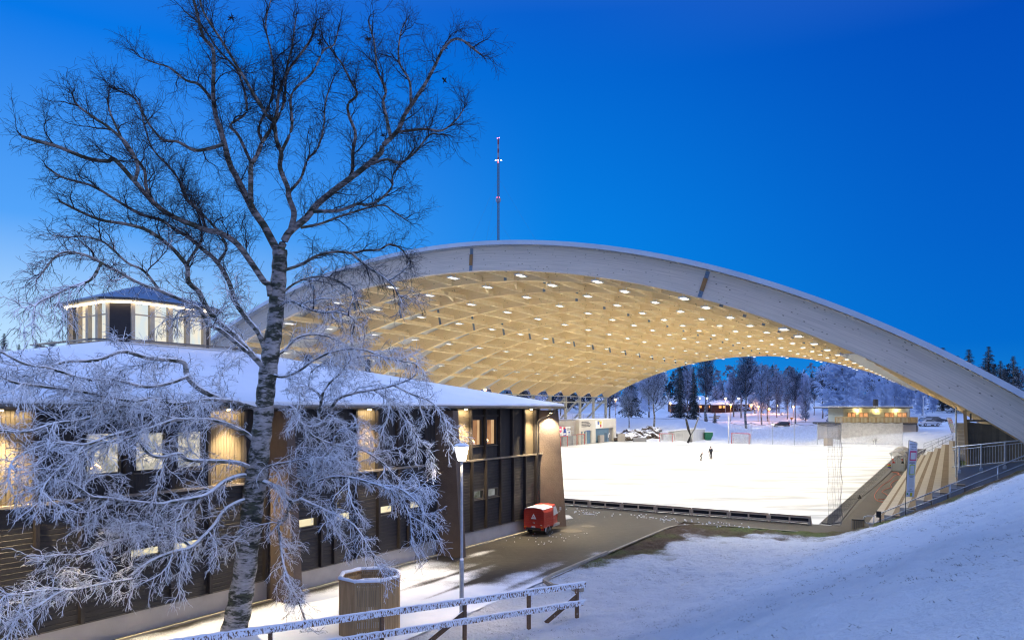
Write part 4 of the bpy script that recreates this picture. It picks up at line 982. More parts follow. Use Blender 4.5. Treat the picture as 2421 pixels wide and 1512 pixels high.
# ---------------------------------------------------------------- wooden octagonal bin screen
bx, by = at(875,964,22.6)[0], 22.6
OB = thing('bin_screen', 'tall octagonal slatted timber bin enclosure with snow on its rim', 'bin enclosure', (bx,by,0))
RO_, RH = .98, 1.72
oc = [Vector((bx+RO_*math.cos(math.pi/8+k*math.pi/4+.12), by+RO_*math.sin(math.pi/8+k*math.pi/4+.12), 0)) for k in range(8)]
for k in range(8):
    a, c = oc[k], oc[(k+1)%8]; d = (c-a); L = d.length; d.normalize(); nrm = Vector((d.y,-d.x,0)); b = MB(); ns = 11
    for i in range(ns): b.box(a+d*(L*(i+.5)/ns)+UZ*(RH/2), (L/ns-.012, .028, RH), (d,nrm,UZ))
    for z in (.3,1.55): b.box((a+c)/2-nrm*.035+UZ*z, (L-.05,.04,.1), (d,nrm,UZ))
    b.build('slat_panel', M['bin_wood'], OB)
b = MB()
for k in range(8):
    a, c = oc[k]*1, oc[(k+1)%8]*1; ctr = Vector((bx,by,0)); a2 = ctr+(a-ctr)*.97; c2 = ctr+(c-ctr)*.97; b.bar(a2+UZ*(RH+.015), c2+UZ*(RH+.015), .15, .03)
b.build('rim', M['bin_wood'], OB)
b = MB()
for k in range(8):
    ctr = Vector((bx,by,0)); pts_ = []
    for i in range(7):
        q = oc[k]+(oc[(k+1)%8]-oc[k])*(i/6); q = ctr+(q-ctr)*.97; pts_.append(q+UZ*(RH+.05+R.uniform(-.01,.012)))
    b.tube(pts_, [.068+R.uniform(-.008,.01) for _ in pts_], 9)
b.build('rim_snow', M['snow'], OB, smooth=True)
b = MB(); ib_ = .62
for k in range(8):
    a, c = [Vector((bx+ib_*math.cos(math.pi/8+q*math.pi/4+.12), by+ib_*math.sin(math.pi/8+q*math.pi/4+.12), 0)) for q in (k,k+1)]
    b.bar(a+UZ*1.2, c+UZ*1.2, .03, .55)
b.build('inner_boards', M['timber'], OB)
b = MB()
for k in range(8):
    a, c = [Vector((bx+ib_*math.cos(math.pi/8+q*math.pi/4+.12), by+ib_*math.sin(math.pi/8+q*math.pi/4+.12), 0)) for q in (k,k+1)]
    b.tube([a+UZ*1.5,(a+c)/2+UZ*1.5,c+UZ*1.5], .04, 7)
b.build('inner_snow', M['snow'], OB, smooth=True)
# ---------------------------------------------------------------- snowy wooden fence
FN = thing('wooden_fence', 'two-rail wooden fence thick with snow and frost in the foreground', 'fence', (0,22,0))
fr = Vector((2.45,23.85,0)); fl = Vector((-9.6,17.25,0)); fd = (fr-fl).normalized(); fn_ = Vector((fd.y,-fd.x,0)); FL = (fr-fl).length
zt = 1.16
b = MB(); b.box((fr+fl)/2+UZ*zt, (FL,.05,.175), (fd,fn_,UZ)); b.build('top_rail', M['fence_wood'], FN)
b = MB(); b.box((fr+fl)/2+fd*(-.05)+UZ*.56, (FL-.1,.05,.165), (fd,fn_,UZ)); b.build('lower_rail', M['fence_wood'], FN)
for z, nm in ((zt+.095,'top_snow'),(.56+.09,'lower_snow')):
    b = MB(); n = 90; pts_ = [fl+fd*(FL*i/n)+UZ*(z+R.uniform(-.012,.006)) for i in range(n+1)]; b.tube(pts_, [.031+R.uniform(-.009,.010) for _ in pts_], 8); b.build(nm, M['snow'], FN, smooth=True)
for x in (1367,1253,1101,905,640,300):
    dx = (x-CX)/F; den = fn_.x*dx+fn_.y; Yp = fn_.dot(fr)/den; p = Vector((dx*Yp,Yp,0))+fn_*(-.075)
    b = MB(); b.box(p+UZ*(.52 if x != 1367 else .5), (.10,.10,1.3), (fd,fn_,UZ)); b.build('post', M['fence_post'], FN)
    b = MB(); q = p+fn_*.14; b.tube([q+UZ*(zt-.12),q+UZ*.68],.03,6); 
    b = MB(); b.tube([p+fd*.05+UZ*1.05, p+fd*.055+UZ*.7, p+fd*.06+UZ*.68],[.012,.022,.03],6); b.build('post_snow', M['snow'], FN, smooth=True)
for x in (1367,1101):
    dx = (x-CX)/F; den = fn_.x*dx+fn_.y; Yp = fn_.dot(fr)/den; p = Vector((dx*Yp,Yp,0))-fn_*.03
    b = MB(); b.bar(p+UZ*.82-fn_*.04, p-fd*1.1-fn_*.25+UZ*.03, .07, .15); b.build('brace', M['fence_post'], FN)
# ---------------------------------------------------------------- red three-wheeled van
VP_ = Vector((1.47,40.05,.03)); PH = math.radians(27)
VN = thing('three_wheeled_van', 'small red three-wheeled delivery van parked beside the dark clubhouse corner', 'van', VP_, None, -PH)
O0 = Vector((0,0,0))
def vb(b, name, mat, par=None, **k): return b.build(name, mat, par or VN, origin=O0, **k)
# local frame: y forward from the rear axle, x to the right, z up
def sect(wd, z0, z1, cr): # cross section with rounded roof shoulders
    return [(-wd,z0),(wd,z0),(wd,z1-cr*1.1),(wd-cr*.35,z1-cr*.35),(wd-cr,z1),( 0,z1+.035),(-wd+cr,z1),(-wd+cr*.35,z1-cr*.35),(-wd,z1-cr*1.1)]
s_ = sect(.60,.42,1.46,.16); b = MB(); b.prism([Vector((x,-.60,z)) for x,z in s_], (0,1.30,0))
for i, z in enumerate(np.arange(.56,1.28,.115)):
    for sx in (-1,1): b.tube([(sx*.60,-.52,z),(sx*.60,.64,z)], .014, 6)
for z in np.arange(.70,1.36,.105): b.tube([(-.53,-.605,z),(.53,-.605,z)], .012, 6)
body = vb(b, 'cargo_box', M['red'])
b = MB(); s2 = [(x*1.003,z+.006) for x,z in s_ if z > 1.36]; b.prism([Vector((x,-.62,z)) for x,z in s2]+[Vector((x,-.62,z+.028)) for x,z in s2[::-1]], (0,1.36,0)); vb(b, 'roof_snow', M['snow'], body)
b = MB(); b.box((0,-.612,.665),(1.19,.02,.006)); b.box((0,-.60,.34),(1.20,.03,.08)); b.box((-.5,-.60,.42),(.2,.03,.22)); b.box((.5,-.60,.42),(.2,.03,.22)); b.box((0,-.63,.31),(1.0,.03,.03)); vb(b, 'rear_panel', M['red'], body)
b = MB(); b.box((0,-.585,.42),(.82,.02,.15)); vb(b, 'rear_recess', M['black'], body)
b = MB(); b.box((.02,-.632,.70),(.12,.02,.03)); b.bar((-.02,-.66,.72),(.08,-.66,.66),.025); vb(b, 'handle', M['steel'], body)
b = MB(); b.add([(-.16,-.630,.90),(.16,-.630,.90),(0,-.630,1.20),(-.16,-.622,.90),(.16,-.622,.90),(0,-.622,1.20)],[(0,1,2),(3,5,4),(0,3,4,1),(1,4,5,2),(2,5,3,0)]); em = vb(b, 'triangle_emblem', M['white'], body)
b = MB(); b.box((0,-.633,.975),(.19,.006,.022)); b.box((-.01,-.633,1.035),(.09,.006,.02)); b.bar((-.05,-.633,1.03),(.03,-.633,1.06),.006,.02); vb(b, 'emblem_bars', M['print_red'], em)
b = MB(); b.box((.46,-.625,.585),(.10,.01,.03)); vb(b, 'badge', M['steel'], body)
for sx in (-1,1):
    b = MB(); b.box((sx*.50,-.622,.45),(.12,.03,.05)); o = vb(b, 'tail_lamp', M['amber'], body); b = MB(); b.box((sx*.50,-.622,.395),(.12,.03,.05)); vb(b, 'red_lens', M['red_lens'], o)
b = MB(); b.box((-.02,-.64,.41),(.24,.012,.19)); pl = vb(b, 'number_plate', M['white'], body)
b = MB(); b.box((-.115,-.648,.455),(.04,.004,.09)); vb(b, 'plate_band', M['blue'], pl)
b = MB()
for i in range(5): b.box((-.06+.035*i,-.648,.44),(.018,.004,.045)); b.box((-.05+.033*i,-.648,.37),(.018,.004,.045))
vb(b, 'plate_marks', M['print_dark'], pl)
# cab
cab = MB()
prof = [(.70,.34),(1.62,.34),(1.80,.52),(1.78,.86),(1.66,.95),(1.30,1.50),(1.18,1.54),(.70,1.52)]
w_ = {0:.60,1:.50,2:.34,3:.36,4:.44,5:.46,6:.47,7:.57}
L_ = [Vector((-w_[i],y,z)) for i,(y,z) in enumerate(prof)]; Rr_ = [Vector((w_[i],y,z)) for i,(y,z) in enumerate(prof)]
cab.add(L_+Rr_, [tuple(range(8)), tuple(range(8,16))[::-1]] + [(i,(i+1)%8,(i+1)%8+8,i+8) for i in range(8)])
cb_ = vb(cab, 'cab', M['red'], bevel=.03)
for sx in (-1,1):
    b = MB(); b.add([(sx*.575,.76,.94),(sx*.485,1.58,.96),(sx*.480,1.30,1.40),(sx*.565,.76,1.42),(sx*.590,.76,.94),(sx*.500,1.58,.96),(sx*.492,1.30,1.40),(sx*.580,.76,1.42)],[(0,1,2,3),(4,7,6,5),(0,4,5,1),(1,5,6,2),(2,6,7,3),(3,7,4,0)])
    vb(b, 'side_window', mk('frosted_window', (.62,.60,.55), (.5,.48,.44), 4, .3) if sx == 1 else M['glass'], cb_)
    b = MB(); b.box((sx*.595,.82,.80),(.03,.08,.03)); vb(b, 'door_handle', M['steel'], cb_)
    b = MB(); b.tube([(sx*.47,1.55,1.02),(sx*.60,1.62,1.06),(sx*.62,1.63,1.16)],.012,6); b.box((sx*.63,1.64,1.24),(.10,.03,.17)); vb(b, 'mirror', M['steel'], cb_)
b = MB(); b.add([(-.41,1.68,.98),(.41,1.68,.98),(.43,1.34,1.46),(-.43,1.34,1.46),(-.41,1.70,.99),(.41,1.70,.99),(.43,1.36,1.47),(-.43,1.36,1.47)],[(0,1,2,3),(4,7,6,5),(0,4,5,1),(1,5,6,2),(2,6,7,3),(3,7,4,0)]); vb(b, 'windscreen', M['glass'], cb_)
b = MB(); b.box((0,1.16,.38),(1.19,.9,.12)); vb(b, 'sill', M['steel'], cb_)
for sx in (-1,1):
    b = MB(); b.lathe((0,0,0),[(.02,0),(.06,.03),(.07,.05)],10); b.v = [Vector((sx*.22+v.x,1.78+v.z,.70+v.y)) for v in b.v]; vb(b, 'headlight', M['steel'], cb_)
b = MB(); b.box((0,.1,.36),(.9,1.5,.12)); b.bar((0,.8,.3),(0,1.5,.25),.1); vb(b, 'chassis', M['black'])
def wheel(x, y, r=.225, w=.12):
    b = MB(); b.lathe((0,0,0),[(r*.62,-w/2),(r*.93,-w/2),(r,-w*.3),(r,w*.3),(r*.93,w/2),(r*.62,w/2)],24); b.v = [Vector((x+v.z,y+v.y,r+v.x)) for v in b.v]; o = vb(b, 'wheel', M['tyre'])
    b = MB(); b.lathe((0,0,0),[(r*.58,-w*.4),(r*.62,-w*.52),(r*.45,-w*.30),(.05,-w*.30),(.05,w*.30),(r*.45,w*.30),(r*.62,w*.52),(r*.58,w*.4)],20); b.v = [Vector((x+v.z,y+v.y,r+v.x)) for v in b.v]; vb(b, 'rim', M['rim'], o)
wheel(.50,.0); wheel(-.50,.0); wheel(0,1.55)
for sx in (-1,1):
    b = MB(); pts_ = [(sx*.57,.30*math.cos(a),.22+.30*math.sin(a)) for a in np.linspace(-.1,math.pi+.1,11)]; b.tube(pts_, .035, 6); vb(b, 'mudguard', M['steel'])
# ---------------------------------------------------------------- boards along the rink end
bp = thing('rink_board', 'x', 'rink board', P(46.2,-7.12,0), 'low timber boards along the rink end', -A)
b = MB(); b.box((-1.19,.02,.255),(2.36,.03,.40)); b.build('board', M['black'], bp, origin=O0)
b = MB(); b.box((-1.19,.0,.475),(2.38,.11,.035)); b.build('cap_rail', M['timber'], bp, origin=O0)
b = MB(); b.box((-1.19,-.05,.40),(2.36,.06,.07)); b.box((-1.19,-.10,.14),(2.36,.06,.06)); b.build('stringer', M['board_wood'], bp, origin=O0)
for x in (-.06,-1.19,-2.32):
    b = MB(); b.box((x,-.10,.22),(.08,.08,.44)); b.build('upright', M['board_wood'], bp, origin=O0)
b = MB(); b.bar((-.02,-.02,.44),(.06,-.12,.03),.06,.08); b.build('strut', M['board_wood'], bp, origin=O0)
ords = ['first','second','third','fourth','fifth','sixth','seventh','eighth','ninth','tenth']
for i in range(9):
    o = bp if i == 0 else copy_tree(bp); o.location = P(46.2,-7.12-2.43*i,.03)
    o['label'] = f'low timber rink board, {ords[i]} section counted from the open right corner' if i < 7 else f'low timber rink board near the clubhouse corner, {ords[i]} section from the right corner'
# ---------------------------------------------------------------- litter bin, banners
cx_, cy_ = P(44.35,-4.35)[:2]
lb = thing('litter_bin', 'small square timber slatted litter bin with a dark lid', 'bin', (cx_,cy_,0), None, -A)
b = MB()
for sx, sy in ((1,0),(-1,0),(0,1),(0,-1)):
    for k in range(5):
        o5 = -.22+.11*k; b.box((sx*.27 if sx else o5, sy*.27 if sy else o5, .40), (.025 if sx else .09, .025 if sy else .09, .78))
b.build('slats', M['bin_wood'], lb, origin=O0); b = MB(); b.box((0,0,.81),(.62,.62,.05)); b.box((0,0,.4),(.48,.48,.7)); b.build('lid', M['rail_dark'], lb, origin=O0)
TXT = []
def text(body, name, mat, parent, loc, size, xdir, up, align='CENTER', ext=.002):
    c = bpy.data.curves.new('words', 'FONT'); c.body = body; c.size = size; c.align_x = align; c.align_y = 'CENTER'; c.extrude = ext
    o = bpy.data.objects.new('words', c); COL.objects.link(o); bpy.context.view_layer.update()
    me = bpy.data.meshes.new_from_object(o.evaluated_get(bpy.context.evaluated_depsgraph_get())); bpy.data.objects.remove(o); bpy.data.curves.remove(c)
    o = bpy.data.objects.new(name, me); COL.objects.link(o); me.materials.clear(); me.materials.append(mat)
    x = Vector(xdir).normalized(); y = Vector(up).normalized(); z = x.cross(y); m = Matrix((x,y,z)).transposed().to_4x4(); m.translation = Vector(loc)
    if parent:
        o.parent = parent; q = Vector((0,0,0)); pp = parent
        while pp is not None: q += Vector(pp.location); pp = pp.parent
        m.translation = Vector(loc) - q
    o.matrix_local = m; return o
def banner(name, lab, base, ctr_top, ht, wd, xd, up, full=True):
    """tall feather banner: fabric at the pole's right side, xd across, up along the fabric"""
    g_ = thing(name, lab, 'banner', base, 'tall white banner flags')
    xd = Vector(xd).normalized(); up = Vector(up).normalized(); n_ = xd.cross(up)
    tl_ = Vector(ctr_top); b = MB(); b.tube([Vector(base), tl_-up*ht, tl_], [.022,.018,.012], 7); b.tube([tl_, tl_+xd*wd-up*.13*(wd/.47)], .012, 6); b.build('pole', M['rail_dark'], g_)
    b = MB(); N_ = 14
    for i in range(N_+1):
        f = i/N_; l = tl_-up*(ht*f); bow = .03*math.sin(f*9)
        b.v += [l+xd*.02+n_*bow, l+xd*wd-up*(.13*(wd/.47)*(1-f))+n_*(bow+.02*math.sin(f*6))]
    for i in range(N_): b.f.append([2*i,2*i+1,2*i+3,2*i+2]); b.m.append(0)
    fb = b.build('fabric', mk('banner_fabric', (.86,.87,.92), (.80,.81,.86), 1.2, .8), g_)
    def spot(fx, fy): return tl_ + xd*(wd*fx) - up*(ht*fy) + n_*.055
    def patch(nm, mat, fx0, fx1, fy0, fy1, lift=0):
        b = MB(); q = [spot(fx0,fy0),spot(fx1,fy0),spot(fx1,fy1),spot(fx0,fy1)]; q = [v+n_*lift for v in q]; b.prism(q, n_*.004); return b.build(nm, mat, fb)
    patch('pink_frame', M['pink'], .16, .92, .185, .36); patch('white_field', M['white'], .25, .83, .215, .335, .006)
    patch('lime_frame', M['lime'], .22, .82, .43, .61); patch('white_field', M['white'], .29, .75, .445, .595, .006)
    patch('white_field', M['white'], .2, .8, .66, .83); patch('logo_patch', M['print_green'], .08, .22, .93, .96); patch('logo_patch', M['yellow'], .45, .7, .925, .985)
    if full:
        for s_, fy, sz in (('Allmänhetens',.07,.085),('Åkning',.115,.085),('Avgift 20:- /dag',.155,.055)): text(s_, 'lettering', M['print_dark'], fb, spot(.55,fy)+n_*.004, sz, xd, up)
        for fy, wx in ((.385,.3),(.40,.36),(.415,.12),(.635,.3),(.65,.2),(.86,.12),(.89,.32)): patch('small_print', M['print_dark'], .5-wx, .5+wx, fy, fy+.006, .002)
    return g_
Yb = 39.2
p0 = at(2140.6,1219,Yb); ptl = at(2148.7,1040,Yb); pbl = at(2140.6,1173.4,Yb)
upv = (ptl-pbl).normalized()
banner('banner_flag', 'near white banner flag with pink and lime frames standing on the slope handrail', p0, ptl, (ptl-pbl).length, .47, Vector((1,0,-.02)), upv)
Yb = 91.5; q0 = at(2253,1040,Yb); qtl = at(2237.6,987.3,Yb); qbl = at(2250.4,1023,Yb); qtr = at(2248,984.9,Yb)
banner('banner_flag', 'distant tilted white banner flag at the top of the concrete stand', q0, qtl, (qtl-qbl).length, (qtr-qtl).length, qtr-qtl, (qtl-qbl).normalized(), False)
# orange cord on the walkway
kx = lambda x, y: ((2800+.2976*x)/1.4457, (1450+.2976*y)/1.4457)
hp = [(680,860),(770,855),(800,830),(770,800),(720,770),(770,740),(830,720),(820,690),(860,650),(945,625),(955,600),(905,570),(915,555),(835,545),(900,556),(915,575),(860,590),(800,650),(720,700),(640,800),(650,860),(700,885),(780,890)]
pw = [P(*gpx(*kx(x,y),.04),.05) for x, y in hp]; c = catmull([list(v) for v in pw], 4)
b = MB(); b.tube([Vector(v) for v in c], .026, 7); tag(b.build('extension_cord', M['hose'], smooth=True), 'loose coils of orange extension cord lying on the grey walkway', 'cord')
b = MB(); b.tube([P(*gpx(*kx(x,y),.04),.05) for x,y in ((860,510),(720,640),(590,755),(462,852),(350,985),(240,1128))], .035, 6)
b.tube([P(*gpx(*kx(x,y),.04),.05) for x,y in ((240,1128),(120,1145),(30,1135))], .045, 6); b.lathe(P(*gpx(*kx(465,850),.04),.04),[(.16,0),(.03,.3)],8)
tag(b.build('net_rope', M['black']), 'thick black edge rope of the net lying along the rubber matting', 'rope')
# gathered safety net at the near corner of the ice
nn_ = thing('gathered_net', 'tall pulled-aside safety net hanging in thin strands at the near ice corner', 'net', P(46.15,-5.44,0))
b = MB()
for i, (t, top_) in enumerate(((-5.44,6.1),(-5.50,6.0),(-5.62,6.1),(-5.78,6.05),(-5.9,6.1),(-6.15,6.1),(-5.42,6.1))):
    pts_ = [P(46.15+R.uniform(-.05,.05), t+ .05*math.sin(j*1.7+i), .15+top_*j/12) for j in range(13)]; b.tube(pts_, (.010 if i in (0,6) else .006), 5)
b.build('strands', mk('net_cord', (.25,.24,.23), (.16,.16,.16), 5, .8), nn_)
b = MB(); b.add([P(46.15,-6.15,.1),P(46.15,-5.44,.1),P(46.2,-5.4,6.1),P(46.15,-6.2,6.1)],[(0,1,2,3)]); b.build('mesh_fold', M['net_thin'], nn_)
# ---------------------------------------------------------------- people
def figure(name, label, loc, rz, joints, radii, edges, cloth, hatmat, parts):
    g_ = thing(name, label, 'person', loc, None, rz); return g_
def skin_obj(name, J, E, Rd, mat, parent, root=0):
    me = bpy.data.meshes.new(name); me.from_pydata(J, E, []); me.materials.append(mat); o = bpy.data.objects.new(name, me); COL.objects.link(o); o.parent = parent
    m = o.modifiers.new('skin', 'SKIN'); m.use_smooth_shade = True
    for i, r_ in enumerate(Rd): me.skin_vertices[0].data[i].radius = (r_ if isinstance(r_, tuple) else (r_, r_))
    me.skin_vertices[0].data[root].use_root = True
    s = o.modifiers.new('sub', 'SUBSURF'); s.levels = 1; s.render_levels = 1; return o
def person(label, loc, rz, h, pose, jacket, trousers, hat, hairm):
    g_ = thing('person', label, 'person', loc, None, rz); k = h/1.75
    D = dict(pel=(0,0,.93),chest=(0,.02,1.22),neck=(0,.03,1.45),head0=(0,.05,1.53),head1=(0,.06,1.68),
        shl=(-.18,.02,1.40),ell=(-.27,.0,1.12),wrl=(-.26,.14,.90),shr=(.18,.02,1.40),elr=(.27,.0,1.12),wrr=(.26,.14,.90),
        hpl=(-.10,0,.90),knl=(-.11,.05,.50),anl=(-.12,-.03,.09),tol=(-.12,.14,.05),hpr=(.10,0,.90),knr=(.11,.05,.50),anr=(.12,-.03,.09),tor=(.12,.14,.05))
    D.update(pose); J = {q: tuple(c*k for c in v) for q, v in D.items()}
    def mkp(nm, chain, rad, mat, root=0):
        names = []; E = []
        for ch in chain:
            for a in ch:
                if a not in names: names.append(a)
            E += [(names.index(a), names.index(c)) for a, c in zip(ch[:-1], ch[1:])]
        return skin_obj(nm, [J[q] for q in names], E, [rad[q]*k for q in names], mat, g_, root)
    rb = dict(pel=.10,chest=.13,neck=.055,head0=.075,head1=.085,shl=.055,ell=.042,wrl=.032,shr=.055,elr=.042,wrr=.032,hpl=.08,knl=.055,anl=.042,tol=.035,hpr=.08,knr=.055,anr=.042,tor=.035)
    mkp('body', [('pel','chest','neck','head0','head1'),('chest','shl','ell','wrl'),('chest','shr','elr','wrr'),('pel','hpl','knl','anl','tol'),('pel','hpr','knr','anr','tor')], rb, M['skin'])
    rj = {q: v+.022 for q, v in rb.items()}; rj['pel'] = .135; rj['chest'] = .155
    J['col'] = tuple(np.array(J['neck'])-np.array((0,0,.03*k))); rj['col'] = .07
    mkp('jacket', [('pel','chest','col'),('chest','shl','ell','wrl'),('chest','shr','elr','wrr')], rj, jacket)
    rt = {q: v+.018 for q, v in rb.items()}; rt['pel'] = .115
    mkp('trousers', [('pel','hpl','knl','anl'),('pel','hpr','knr','anr')], rt, trousers)
    hd = (Vector(J['head0'])+Vector(J['head1']))/2
    b = MB(); b.lathe(hd, [(.092*k,.0),(.098*k,.04*k),(.09*k,.09*k),(.06*k,.13*k),(.015*k,.15*k)], 12); b.build('hat' if hat else 'hair', hat or hairm, g_, origin=O0, smooth=True)
    b = MB(); b.box(hd+Vector((0,.088*k,-.005)),(.025*k,.03*k,.04*k)); b.build('nose', M['skin'], g_, origin=O0)
    b = MB()
    for sx in (-1,1): b.box(hd+Vector((sx*.035*k,.082*k,.022*k)),(.016*k,.012*k,.012*k))
    b.box(hd+Vector((0,.082*k,-.045*k)),(.045*k,.01*k,.01*k)); b.build('face', M['print_dark'], g_, origin=O0)
    for nm in ('anl','anr'):
        c = Vector(J[nm]); b = MB(); b.box(c+Vector((0,.05*k,-.045*k)),(.09*k,.28*k,.07*k)); b.box(c+Vector((0,.05*k,-.085*k)),(.012,.30*k,.02*k)); b.build('skate', M['black'], g_, origin=O0, bevel=.01)
    for nm in ('wrl','wrr'):
        c = Vector(J[nm]); b = MB(); b.lathe(c,[(.02*k,-.05*k),(.045*k,-.02*k),(.045*k,.03*k),(.03*k,.06*k)],8); b.build('mitten', M['black'], g_, origin=O0, smooth=True)
    return g_
s_, t_ = gpx(1681,1084,.04); person('adult skater in navy jacket standing upright on the ice', P(s_,t_,.05), 2.2, 1.74, dict(anr=(.16,-.06,.09),knr=(.14,.04,.5),wrl=(-.2,.16,.98)), M['cloth_navy'], M['cloth_black'], M['cloth_navy'], M['hair_brown'])
s_, t_ = gpx(1657,1088,.04); person('small child skater in dark snowsuit and red hat leaning forward on the ice', P(s_,t_,.05), -1.35, 1.15, dict(chest=(0,.12,1.18),neck=(0,.22,1.38),head0=(0,.27,1.46),head1=(0,.30,1.60),shl=(-.18,.18,1.34),shr=(.18,.18,1.34),ell=(-.24,.40,1.22),wrl=(-.2,.62,1.15),elr=(.26,-.02,1.10),wrr=(.3,-.12,.92),knl=(-.12,.16,.52),anl=(-.13,-.08,.10),knr=(.12,.10,.5)), M['cloth_black'], M['cloth_black'], M['cloth_red'], M['hair_pale'])
ka = lambda x, y: ((2700+.26455*x)/1.4457, (1250+.26455*y)/1.4457)
s_, t_ = gpx(*ka(1350,1345),.04); person('child in red jacket with long pale hair kneeling beside the rainbow bag', P(s_,t_,.05), 1.0, 1.72, dict(pel=(0,0,.5),chest=(0,.06,.80),neck=(0,.12,1.02),head0=(0,.15,1.10),head1=(0,.18,1.24),shl=(-.18,.1,.97),ell=(-.26,.18,.72),wrl=(-.18,.40,.56),shr=(.18,.1,.97),elr=(.26,.18,.72),wrr=(.18,.42,.56),hpl=(-.11,.02,.48),knl=(-.14,.34,.14),anl=(-.12,-.14,.10),hpr=(.11,.02,.48),knr=(.14,.34,.14),anr=(.12,-.14,.10)), M['cloth_red'], M['cloth_black'], M['orange_cloth'], M['hair_pale'])
s_, t_ = gpx(*ka(1425,1335),.04); person('person in black jacket and red cap sitting inside the near dugout', P(s_,t_+.3,.05), 1.3, 1.65, dict(pel=(0,0,.48),chest=(0,.05,.78),neck=(0,.08,1.0),head0=(0,.10,1.08),head1=(0,.12,1.23),shl=(-.18,.06,.96),ell=(-.27,.1,.70),wrl=(-.18,.34,.62),shr=(.18,.06,.96),elr=(.27,.1,.70),wrr=(.18,.34,.62),hpl=(-.11,.0,.46),knl=(-.13,.42,.50),anl=(-.13,.42,.09),hpr=(.11,.0,.46),knr=(.13,.42,.50),anr=(.13,.42,.09)), M['cloth_black'], M['cloth_black'], M['cloth_red'], M['hair_brown'])
s_, t_ = gpx(*ka(1300,1320),.04); q = P(s_,t_,.05)
b = MB(); cols_ = ['print_red','orange_cloth','yellow','print_green','blue','purple']
for i in range(6):
    b.box(q+UZ*(.42-.07*i)+Vector((0,0,0)), (.62-.03*abs(i-2), .3, .07), None, i)
o = b.build('rainbow_bag', [M[c] for c in cols_], bevel=.02); tag(o, 'bag with bright rainbow stripes on the matting before the kneeling child', 'bag')
b = MB(); b.tube([q+Vector((-.15,0,.42)),q+Vector((-.1,0,.6)),q+Vector((.1,0,.6)),q+Vector((.15,0,.42))],.015,6); b.build('handle', M['black'], o)
# dugouts with arched clear roofs
for i, (s, lab) in enumerate(((91.0,'nearer team dugout with arched grey roof where two people sit'),(99.5,'farther team dugout with arched grey roof behind the first'))):
    g_ = thing('team_dugout', lab, 'dugout', P(s,-4.7,0), 'team dugouts beside the ice')
    L = 4.6
    b = MB(); pr = [(-5.75,2.0),(-5.5,2.17),(-5.1,2.22),(-4.7,2.12),(-4.35,1.86),(-4.2,1.5)]
    b.prism([P(s-.6,t,z) for t,z in pr]+[P(s-.6,t,z-.05) for t,z in pr[::-1]], US*L); b.build('arched_roof', M['polycarb'], g_)
    b = MB(); b.prism([P(s-.5,-5.7,1.75),P(s-.5,-5.7,2.0),P(s-.5,-5.1,2.16),P(s-.5,-4.3,1.75)], US*.04); b.build('gable', M['white'], g_)
    b = MB()
    for ss in (s-.5,s+L-.9): b.tube([P(ss,-5.55,0),P(ss,-5.55,2.05)],.03,6); b.tube([P(ss,-4.25,0),P(ss,-4.25,1.75)],.03,6)
    b.build('frame_posts', M['steel'], g_)
    MB().box(P(s+L/2-.7,-4.28,.85),(.03,L-.2,1.6),(UT,US,UZ)).build('back_panel', M['clear'], g_)
    b = MB(); b.box(P(s-.45,-4.95,.45),(1.25,.04,.88),(UT,US,UZ)); b.build('side_panel', mk('grey_panel', (.30,.32,.33), (.26,.28,.29), 2, .5), g_)
    MB().box(P(s+1.6,-4.65,.42),(.4,3.6,.06),(UT,US,UZ)).build('bench', M['timber'], g_)
# grass tips poking through the snow: nobody could count them
G = MB(); cnt = 0
while cnt < 3600:
    s = R.uniform(6,44.5); t = R.uniform(-14,5); 
    if R.random() > .25 + .75*max(0, float(vnoise(np.array(s),np.array(t),.9,19))*2+.2): continue
    z = float(terr(s,t))
    if s > 43.0 and t < -5: continue
    p = P(s,t,z+.02); cnt += 1
    for k in range(R.randint(4,9)):
        a = R.uniform(0,6.3); l = R.uniform(.015,.055); d = Vector((math.cos(a)*l*1.3, math.sin(a)*l*1.3, l*.45)); w_ = Vector((-math.sin(a),math.cos(a),0))*.007
        q = p + Vector((R.gauss(0,.06),R.gauss(0,.06),0)); G.add([q-w_,q+w_,q+d],[(0,1,2)])
tag(G.build('grass', mk('dry_grass', (.060,.050,.036), (.030,.026,.022), 3, .9), recalc=False), 'dry grass tips poking through the snow on the bank', 'grass', kind='stuff')
# ---------------------------------------------------------------- buildings at the far side of the ice
cp = lambda x, y: ((1890+x*.16547)/1.4457, (1420+y*.16547)/1.4457)      # measured crop of the plant house
def oT(x, y, t=-60.75): return onT(*cp(x,y), t)
PHs = thing('plant_house', 'long pale concrete plant house with blue doors along the far left rink edge', 'building', P(127,-63,0))
sA = oT(545,580)[0]; sB = oT(868,570)[0]; sC = oT(1300,520)[0]; zt_ = 4.75
def slab(b, s0, s1, z0, z1, t0=-60.75, th=.25): return b.box(P((s0+s1)/2, t0-th/2, (z0+z1)/2), (th, s1-s0, z1-z0), (UT,US,UZ))
b = MB(); slab(b, sA, sC, 0, zt_, -60.75-.3, 7); b.build('wall', M['plaster'], PHs)
b = MB(); slab(b, sA-8, sA, 0, zt_-.1, -61.5, 6); b.build('side_wall', M['plaster_grey'], PHs)
b = MB(); s0 = oT(585,360)[0]; s1 = oT(860,350)[0]; slab(b, sA, sB, 2.55, zt_+.02, -60.75, .3); 
for x0, x1 in ((545,582),(620,640),(683,695),(795,868)): slab(b, oT(x0,450)[0], oT(x1,450)[0], 0, 2.55, -60.75, .3)
b.build('porch_wall', M['plaster'], PHs)
for x0, x1 in ((582,620),(640,683),(695,795)):
    b = MB(); slab(b, oT(x0,450)[0], oT(x1,450)[0], 0.05, 2.5, -60.98, .05); b.build('door', M['door_blue'], PHs)
